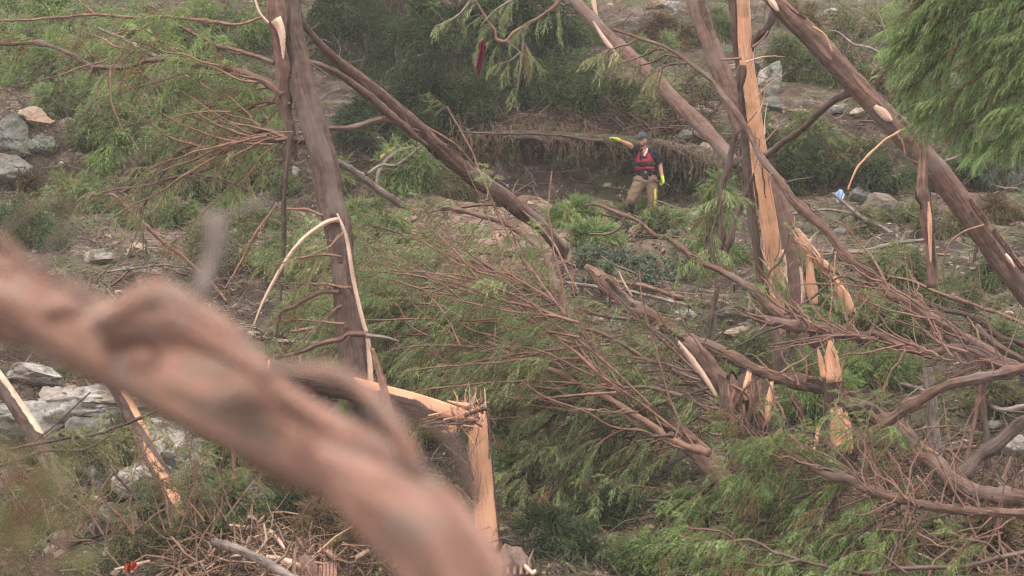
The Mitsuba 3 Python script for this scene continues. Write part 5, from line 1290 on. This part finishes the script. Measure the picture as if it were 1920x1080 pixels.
# ================================================================== SMALL THINGS
def cloth(label, pxs, name, col, lift, cat):
    t = thing(name, label, cat)
    P = np.array(pxs, float)
    n = 26
    u = np.linspace(0, 1, n)
    xl, xr = np.interp(u, P[:, 3], P[:, 0]), np.interp(u, P[:, 3], P[:, 1])
    y = np.interp(u, P[:, 3], P[:, 2])
    m = 18
    w = np.linspace(0, 1, m)
    x = xl[:, None] + (xr - xl)[:, None] * w
    yy = np.broadcast_to(y[:, None], x.shape) + 3 * np.sin(w * 5 + 1)
    g = -lift if lift < 0 else float(ground_depth(P[:, :2].mean(), P[:, 2].mean())[0]) - lift
    d = g + .06 * np.sin(w * 15 + u[:, None] * 4) + .03 * np.sin(w * 33 + 2 + u[:, None] * 9)
    F1 = at(x, yy, d)
    B = F1 + FWD * .012
    V = np.vstack([F1.reshape(-1, 3), B.reshape(-1, 3)])
    f = grid_faces(n, m, False)
    b = n * m
    edge = np.concatenate([np.arange(m), np.arange(1, n) * m + m - 1, (n - 1) * m + np.arange(m - 1)[::-1], np.arange(1, n - 1)[::-1] * m])
    k = np.roll(edge, -1)
    F = np.vstack([f[:, ::-1], f + b, np.stack([edge, k, k + b, edge + b], 1)])
    scene['cloth_' + name] = plain(col, .95)
    USED.add('cloth_' + name)
    put(t, (V, quads(F)), 'cloth_' + name, 40)


cloth('crumpled dark red cloth hanging from a branch in the dark shrubs', [(897, 910, 78, 0), (898, 911, 90, .25), (894, 907, 108, .5), (893, 903, 122, .75), (896, 901, 140, 1)], 'red_cloth', (.16, .012, .03), -50.3, 'cloth')
cloth('small orange red scrap of fabric at the bottom left', [(232, 256, 1056, 0), (234, 258, 1064, .6), (238, 250, 1072, 1)], 'fabric_scrap', (.38, .06, .035), 1.4, 'scrap')
cloth('small light blue plastic scrap near the dark boulder', [(1564, 1580, 358, 0), (1566, 1584, 366, .5), (1570, 1578, 378, 1)], 'plastic_scrap', (.45, .62, .78), 1.6, 'scrap')
cloth('small bright orange scrap above the leaning split trunk', [(767, 776, 246, 0), (766, 777, 251, .5), (769, 774, 256, 1)], 'orange_scrap', (.75, .27, .06), 4.2, 'scrap')
for q, ww, lift, lab in (([(714, 297), (728, 288), (740, 277)], [8, 11, 6], .9, 'torn piece of orange wood on the slope by the leaning split trunk'), ([(1276, 655), (1288, 645), (1292, 640)], [6, 9, 5], 2.4, 'pale wood chip near the broken stub'),
                         ([(1535, 800), (1530, 830), (1522, 862)], [9, 8, 4], 2, 'pale orange wood sliver left of the splintered stump'), ([(720, 1064), (1003, 1070), (1000, 1076)][1:] + [(985, 1062)], [6, 9, 8], .8, 'pale curled wood shaving at the bottom edge'),
                         ([(215, 1068), (250, 1060), (280, 1052)], [4, 7, 5], 1.0, 'pale torn wood strip at the bottom left'), ([(430, 985), (500, 995), (520, 1010), (540, 1040)], [6, 9, 8, 6], 1.0, 'pale curved root on the debris pile'), ([(500, 1045), (530, 1050), (560, 1062)], [10, 14, 12], 1.1, 'broken pale wood block on the debris pile'),
                         ([(400, 1015), (470, 1040), (560, 1090)], [16, 17, 16], 1.6, 'grey log sloping through the debris pile')):
    t = thing('wood_fragment', lab, 'wood fragment')
    limb(t, q, ww, lift=lift, mat='bare_wood' if 'orange' in lab else 'bark_grey' if 'grey' in lab else 'pale_wood', name='body', amp=.2, ragged=1.2)
rock(1573, 435, 30, 22, 'dark_stone', 'small very dark stone below the grey branch near the boulder', dy=.15)

# ================================================================== FOREGROUND (out of focus)
t = thing('foreground_log', 'big blurred reddish broken log crossing the lower left foreground', 'log')
c0 = limb(t, [(-140, 470), (-60, 515), (0, 548), (65, 578), (130, 610), (195, 640), (259, 672), (330, 704), (389, 735), (455, 770), (518, 806), (580, 840), (635, 866), (702, 908), (760, 950), (820, 1005), (868, 1065), (905, 1150), (950, 1250)],
     [190, 178, 168, 150, 142, 148, 156, 162, 164, 164, 162, 158, 154, 155, 158, 160, 155, 150, 150], d=(8.6, 7.7), mat='bark_log', name='trunk', amp=.10, sides=48)
limb(t, [(-40, 420), (10, 460), (60, 515), (120, 575)], [20, 30, 40, 40], d=8.45, mat='bark_mottled', name='limb', sides=16)
limb(t, [(170, 612), (215, 590), (255, 562), (290, 548), (330, 566), (375, 592), (415, 622), (450, 660), (480, 706)], [30, 40, 46, 54, 54, 56, 58, 58, 50], d=8.15, mat='bark_log', name='limb', sides=24, amp=.16)
limb(t, [(190, 618), (280, 598), (350, 616), (420, 656), (490, 718)], [70, 96, 104, 98, 76], d=8.2, mat='bark_log', name='bark', sides=20, amp=.25)
limb(t, [(300, 590), (337, 602), (370, 618), (402, 640), (440, 665), (480, 692), (530, 735), (583, 776), (640, 820), (713, 872)], [26, 32, 34, 34, 34, 36, 38, 40, 42, 40], d=7.95, mat='bark_log', name='limb', sides=20, amp=.2)
limb(t, [(480, 708), (512, 694), (545, 690), (575, 690), (610, 694), (640, 704), (672, 724), (700, 752), (722, 780), (742, 805), (762, 840), (780, 890)], [22, 24, 24, 26, 28, 32, 36, 38, 38, 40, 42, 40], d=7.8, mat='bark_log', name='limb', sides=18, amp=.18)
limb(t, [(745, 762), (790, 790), (830, 815), (855, 845), (872, 885), (890, 940)], [12, 20, 24, 26, 26, 26], d=7.6, mat='bark_brown', name='limb', sides=12)
limb(t, [(375, 560), (385, 525), (398, 470), (402, 425), (398, 400)], [40, 38, 36, 42, 34], d=8.0, mat='bark_grey', name='stub', sides=12)
limb(t, [(400, 430), (430, 405), (470, 385), (520, 370)], [14, 10, 8, 5], d=8.2, mat='bark_grey', name='twig', sides=8)
limb(t, [(590, 850), (640, 885), (690, 925), (745, 965), (795, 1010), (825, 1070), (840, 1160)], [40, 80, 125, 155, 165, 170, 170], d=7.5, mat='bark_log', name='bark', sides=30, amp=.2)
for q in ([(40, 620), (60, 660), (110, 680)], [(10, 640), (30, 690), (60, 720)], [(730, 960), (690, 1020), (680, 1100)], [(700, 930), (660, 1000), (650, 1090)], [(820, 1000), (800, 1060), (810, 1120)]):
    limb(t, q, [16, 14, 10], d=7.6, mat='bark_brown', name='bark_strip', sides=8)

t = 'foreground_log'
plates(t, c0, 20, ('bark_log', 'bark_mottled'), (.06, .3), (.1, .4))
for q, ww in (([(80, 590), (120, 575), (150, 590)], [40, 52, 30]), ([(420, 760), (450, 735), (480, 750)], [40, 44, 30]), ([(240, 690), (262, 672), (290, 690)], [26, 36, 24]), ([(560, 830), (590, 812), (615, 826)], [30, 40, 26])):
    limb(t, q, ww, d=7.95, mat='bark_log', name='knot', sides=14, amp=.3)

t = thing('foreground_twig', 'blurred olive feathery twigs in the lower left corner close to the lens', 'twig')
LA = Leaves()
for q in ([(-60, 1180), (-10, 1080), (40, 1000), (90, 920)], [(-60, 1100), (0, 1010), (50, 950), (70, 880)], [(40, 1160), (90, 1060), (120, 1010), (110, 960)], [(-80, 1000), (-20, 930), (30, 880), (20, 840)]):
    c = limb(t, q, [16, 6], d=7.2, mat='bark_pink')
    grow(LA, c, .1, 1, 44, .15, .3, OLIVE * 1.0, bl=.05, gap=.012, twig_r=.002, bare=.05)
LA.finish(t, 41, needle=.022, width=.003, pairs=4)
t = thing('foreground_twig', 'blurred pale grey green twigs at the left edge above the blurred log', 'twig')
LA = Leaves()
for q in ([(-40, 470), (20, 420), (60, 390), (120, 370)], [(60, 520), (110, 440), (130, 400), (140, 380)], [(200, 380), (240, 320), (270, 285), (290, 270)], [(120, 560), (150, 480), (130, 430)]):
    c = limb(t, q, [9, 4], d=8.4, mat='bark_grey')
    grow(LA, c, .1, 1, 26, .11, .3, OLIVE * .8, bl=.045, gap=.016, twig_r=.0015, bare=.3)
LA.finish(t, 42, needle=.02, width=.0028, pairs=4)

# ================================================================== THE WALKER
def chain_body(bones, edge=.02, smooth=8):
    parts = []
    for (a, ra), (b, rb) in bones:
        sp = lambda c, q: m3.Manifold.sphere(q, 20).translate(tuple(float(z) for z in c))
        parts.append(m3.Manifold.batch_hull([sp(a, ra), sp(b, rb)]))
    m = m3.Manifold.batch_boolean(parts, m3.OpType.Add).refine_to_length(edge)
    mm = m.to_mesh()
    tm = trimesh.Trimesh(mm.vert_properties[:, :3], mm.tri_verts, process=True)
    trimesh.smoothing.filter_taubin(tm, lamb=.5, nu=.52, iterations=smooth)
    return np.array(tm.vertices), np.array(tm.faces)


HD = 57.2
FEET = at(1210, 424, HD)
g0 = float(ground_depth(1210, 424)[0])


def W(v):
    return v + FEET


J = dict(head=(-.075, -.02, 1.70), chin=(-.085, -.07, 1.62), neck=(-.045, .01, 1.52), shr=(-.185, -.02, 1.455), shl=(.155, .02, 1.435), elr=(-.325, -.24, 1.60), wrr=(-.565, -.33, 1.705), ell=(.285, .10, 1.20), wrl=(.335, -.02, .95),
         chest=(-.02, 0, 1.32), belly=(0, 0, 1.08), hip=(0, 0, .93), hr=(-.10, 0, .88), hl=(.10, 0, .88), kr=(-.28, -.14, .54), kl=(.14, -.07, .50), ar=(-.29, .02, .25), al=(.225, .02, .09))
J = {k: np.array(v, float) for k, v in J.items()}
B = lambda a, ra, b, rb: ((J[a] if isinstance(a, str) else np.array(a, float), ra), (J[b] if isinstance(b, str) else np.array(b, float), rb))
scene['skin'] = plain((.40, .215, .155), .6)
scene['navy_cloth'] = plain((.017, .019, .028), .9)
scene['red_vest'] = plain((.31, .018, .046), .8)
scene['black_strap'] = plain((.018, .018, .02), .7)
scene['tan_cloth'] = plain(lambda p, n, uv: mix((.20, .142, .092), (.14, .098, .066), fbm(p.x * 9, p.y * 9, p.z * 9, 3)), .9)
scene['lime_glove'] = plain((.42, .53, .07), .7)
scene['boot_rubber'] = plain((.035, .036, .035), .7)
scene['yellow_trim'] = plain((.40, .39, .09), .7)
scene['cap_grey'] = plain((.060, .066, .080), .9)
scene['pale_strap'] = plain((.62, .42, .42), .8)
USED.update(('skin', 'navy_cloth', 'red_vest', 'black_strap', 'tan_cloth', 'lime_glove', 'boot_rubber', 'yellow_trim', 'cap_grey', 'pale_strap'))
t = thing('person', 'person in red vest, tan trousers and lime gloves pointing left on the bank', 'person')


def hand_bones(wrist, along, palm_n, curl, spreadk=1.0, point=False):
    al, pn = unit(along), unit(palm_n)
    sd = unit(np.cross(al, pn))
    c = wrist + al * .085
    out = [((wrist, .030), (wrist + al * .03, .031)), ((wrist + al * .03 + sd * .022, .018), (c + sd * .030, .016)), ((wrist + al * .03 - sd * .022, .018), (c - sd * .030, .016)), ((wrist + al * .03, .02), (c, .018))]
    for k, (o, ln) in enumerate(((.033, .072), (.011, .080), (-.011, .074), (-.032, .058))):
        q, d = c + sd * o, al + sd * o * 4 * spreadk
        cu = 0.1 if point and k == 0 else curl
        for s, (f, rr) in enumerate(((.45, .0125), (.32, .0115), (.25, .0105))):
            d = unit(unit(d) + pn * cu * (.5 + .5 * s))
            e = q + d * ln * f
            out.append(((q, rr + .0008), (e, rr)))
            q = e
    q, d = wrist + al * .035 + sd * .03, unit(al * .6 + sd * .9 + pn * .3)
    for ln in (.035, .03, .025):
        e = q + d * ln
        out.append(((q, .0135), (e, .012)))
        q, d = e, unit(d + al * .4 + pn * curl * .4)
    return out


dr_r, dr_l = J['wrr'] - J['elr'], J['wrl'] - J['ell']
bones = [B('head', .092, 'chin', .055), B((-.10, -.075, 1.66), .052, 'chin', .05), B('head', .09, (-.055, .03, 1.69), .085), B('neck', .06, (-.07, -.01, 1.63), .055), B('neck', .07, 'chest', .13), B('shr', .07, 'chest', .12), B('shl', .07, 'chest', .12),
         B('chest', .14, 'belly', .125), B('belly', .125, 'hip', .13), B('shr', .065, 'elr', .047), B('elr', .047, 'wrr', .030), B('shl', .065, 'ell', .050), B('ell', .048, 'wrl', .031),
         B('hip', .12, 'hr', .1), B('hip', .12, 'hl', .1), B('hr', .095, 'kr', .062), B('hl', .095, 'kl', .062), B('kr', .06, 'ar', .042), B('kl', .06, 'al', .042), B('ar', .042, J['ar'] + [-.10, -.16, -.05], .035), B('al', .042, J['al'] + [-.01, -.2, -.06], .035),
         # face: nose, brow, ears, lips
         ((np.array([-.125, -.105, 1.665]), .012), (np.array([-.138, -.118, 1.645]), .014)), ((np.array([-.155, -.07, 1.685]), .012), (np.array([-.09, -.11, 1.685]), .012)), ((np.array([-.02, -.085, 1.68]), .015), (np.array([-.015, -.08, 1.65]), .013)),
         ((np.array([-.135, -.095, 1.618]), .010), (np.array([-.11, -.108, 1.618]), .010))]
bones += hand_bones(J['wrr'], dr_r + np.array([-.12, 0, .0]), np.array([0, -.2, -1]), .25, 1.3) + hand_bones(J['wrl'], dr_l + np.array([0, 0, -.1]), np.array([-1, -.4, 0]), .9)
V, F = chain_body(bones, .014, 4)
put(f'{t}__body', (W(V), F), 'skin', True)
grow_b = lambda bs, k: [((a, ra + k), (b, rb + k)) for (a, ra), (b, rb) in bs]
mid = lambda a, b, s: J[a] * (1 - s) + J[b] * s
shirt = grow_b([B('neck', .052, 'chest', .13), B('shr', .072, 'chest', .12), B('shl', .072, 'chest', .12), B('chest', .14, 'belly', .13), B('belly', .13, 'hip', .135), ((J['shr'], .072), (mid('shr', 'elr', .55), .066)), ((J['shl'], .072), (mid('shl', 'ell', .68), .068))], .012)
V, F = chain_body(shirt, .02, 6)
V = V + ((meshkit.fbm(V * [11, 11, 15], 3, 6) - .5) * .05)[:, None] * unit((V - [0, 0, 1.2]) * [1, 1, .2])
put(f'{t}__shirt', (W(V), F), 'navy_cloth', True)
vest = [((np.array([-.115, -.075, 1.41]), .062), (np.array([-.135, -.085, 1.17]), .072)), ((np.array([.05, -.07, 1.37]), .062), (np.array([.085, -.075, 1.16]), .075)), ((np.array([-.11, .05, 1.40]), .085), (np.array([-.11, .06, 1.17]), .09)), ((np.array([.07, .06, 1.38]), .085), (np.array([.09, .06, 1.17]), .09)),
        ((np.array([-.135, -.085, 1.17]), .072), (np.array([.085, -.075, 1.16]), .075)), ((np.array([-.115, -.075, 1.40]), .06), (np.array([.05, -.07, 1.36]), .06)), ((np.array([-.05, -.08, 1.28]), .085), (np.array([.02, -.08, 1.28]), .085))]
V, F = chain_body(vest, .02, 6)
V = V + ((meshkit.fbm(V * 13, 2, 8) - .5) * .03)[:, None] * unit((V - [0, 0, 1.3]) * [1, 1, .2])
put(f'{t}__life_vest', (W(V), F), 'red_vest', True)
V, F = chain_body([((np.array([-.125, -.09, 1.235]), .074), (np.array([.085, -.08, 1.215]), .078)), ((np.array([-.12, .05, 1.235]), .10), (np.array([.10, .05, 1.215]), .10))], .02, 3)
z = (V[:, 2] - 1.225)
V = V * [1.12, 1.1, 1] + [0, -.01, 0]
V[:, 2] = 1.225 + np.clip(z, -.055, .055)
put(f'{t}__waist_belt', (W(V), F), 'black_strap', True)
V, F = chain_body([((np.array([.03, -.145, 1.155]), .040), (np.array([.12, -.125, 1.15]), .042))], .015, 2)
put(f'{t}__vest_pocket', (W(V), F), 'red_vest', True)
for q in ([(-.075, -.05, 1.51), (-.10, -.13, 1.44), (-.10, -.165, 1.32)], [(.03, -.02, 1.525), (.01, -.10, 1.47), (-.035, -.16, 1.38)]):
    C = spline(np.array(q), .03)
    tb = tube(C, np.full(len(C), .021), 8)
    put(f'{t}__shoulder_strap', (W(tb[0]), tb[1]), 'pale_strap' if q[0][0] > 0 else 'black_strap', True, tb[2])
trousers = grow_b([B('belly', .10, 'hip', .13), B('hip', .13, 'hr', .115), B('hip', .13, 'hl', .115), B('hr', .118, 'kr', .082), B('hl', .118, 'kl', .080), ((J['kr'], .08), (mid('kr', 'ar', .10), .088)), ((J['kl'], .08), (mid('kl', 'al', .12), .086)), B('hr', .13, 'hl', .13)], .016)
V, F = chain_body(trousers, .025, 5)
V = V + ((meshkit.fbm(V * [10, 10, 16], 3, 4) - .5) * .075)[:, None] * unit((V - [0, 0, .7]) * [1, 1, .2])
put(f'{t}__trousers', (W(V), F), 'tan_cloth', True)
for a, k, foot in (('ar', 'kr', [-.10, -.16, -.05]), ('al', 'kl', [-.01, -.2, -.06])):
    V, F = chain_body([((mid(k, a, .12), .072), (mid(k, a, .75), .060)), ((mid(k, a, .75), .062), (J[a] + [0, .01, 0], .064)), ((J[a] + [0, .03, -.04], .058), (J[a] + foot, .050)), ((J[a] + [0, .05, -.05], .05), (J[a] + [0, 0, .02], .058))], .02, 3)
    put(f'{t}__boot', (W(V), F), 'boot_rubber', True)
C = spline(np.array([J['hl'] + [.085, -.10, -.12], J['kl'] + [.045, -.115, .08], mid('kl', 'al', .3) + [.02, -.115, 0], mid('kl', 'al', .85) + [.015, -.085, 0]]), .03)
tb = tube(C, np.full(len(C), .026), 8)
put(f'{t}__leg_stripe', (W(tb[0]), tb[1]), 'yellow_trim', True, tb[2])
for w_, d_, pn_, cu in ((J['wrr'], dr_r + np.array([-.12, 0, .0]), np.array([0, -.2, -1]), .25), (J['wrl'], dr_l + np.array([0, 0, -.1]), np.array([-1, -.4, 0]), .9)):
    V, F = chain_body(grow_b(hand_bones(w_, d_, pn_, cu, 1.7), .003) + [((w_ - unit(d_) * .03, .036), (w_ + unit(d_) * .03, .036))], .012, 3)
    put(f'{t}__glove', (W(V), F), 'lime_glove', True)
V, F = chain_body([((np.array([-.065, .0, 1.745]), .104), (np.array([-.05, .02, 1.74]), .102)), ((np.array([-.09, -.05, 1.74]), .085), (np.array([-.06, .0, 1.76]), .10))], .015, 2)
V[:, 2] = np.maximum(V[:, 2], 1.722)
put(f'{t}__cap', (W(V), F), 'cap_grey', True)
V, F = chain_body([((np.array([-.15, -.10, 1.722]), .05), (np.array([-.205, -.15, 1.712]), .045)), ((np.array([-.08, -.14, 1.722]), .04), (np.array([-.14, -.19, 1.712]), .04))], .012, 2)
V[:, 2] = 1.722 + (V[:, 2] - 1.722) * .22
put(f'{t}__cap_brim', (W(V), F), 'navy_cloth', True)
V, F = chain_body([((np.array([-.115, -.085, 1.60]), .046), (np.array([-.06, -.06, 1.615]), .05))], .012, 2)
scene['beard'] = plain((.10, .065, .05), .9)
USED.add('beard')
put(f'{t}__beard', (W(V), F), 'beard', True)

t = thing('hand_tool', 'dark stick shaped tool held in the walker lowered glove', 'tool')
h = J['wrl'] + unit(dr_l) * .10 + np.array([-.02, -.03, 0])
C = spline(np.array([h + [-.16, -.05, .04], h + [-.05, -.01, .015], h + [.05, .02, -.02], h + [.16, .05, -.09]]), .03)
tb = tube(C, np.interp(np.linspace(0, 1, len(C)), [0, .5, 1], [.022, .016, .012]), 8)
put(f'{t}__shaft', (W(tb[0]), tb[1]), 'bark_brown', True, tb[2])
# stones under the boots
for a, foot, lab in (('ar', [-.05, -.08, -.13], 'low mossy stone under the walker raised right boot'), ('al', [0, -.1, -.16], 'flat stone under the walker left boot')):
    q = W(J[a] + foot)
    t = thing('rock', lab, 'rock')
    hgt = max(.12, float(q[2] - height(q[0], q[1])) + .1)
    put(t, rock_mesh(q - [0, 0, hgt * .5], (.26, .3, hgt * .5), 17), 'dark_stone', 40)

print('triangles', sum(len(meshkit.WRITTEN[d['filename']][1]) for d in scene.values() if d.get('type') == 'ply'))
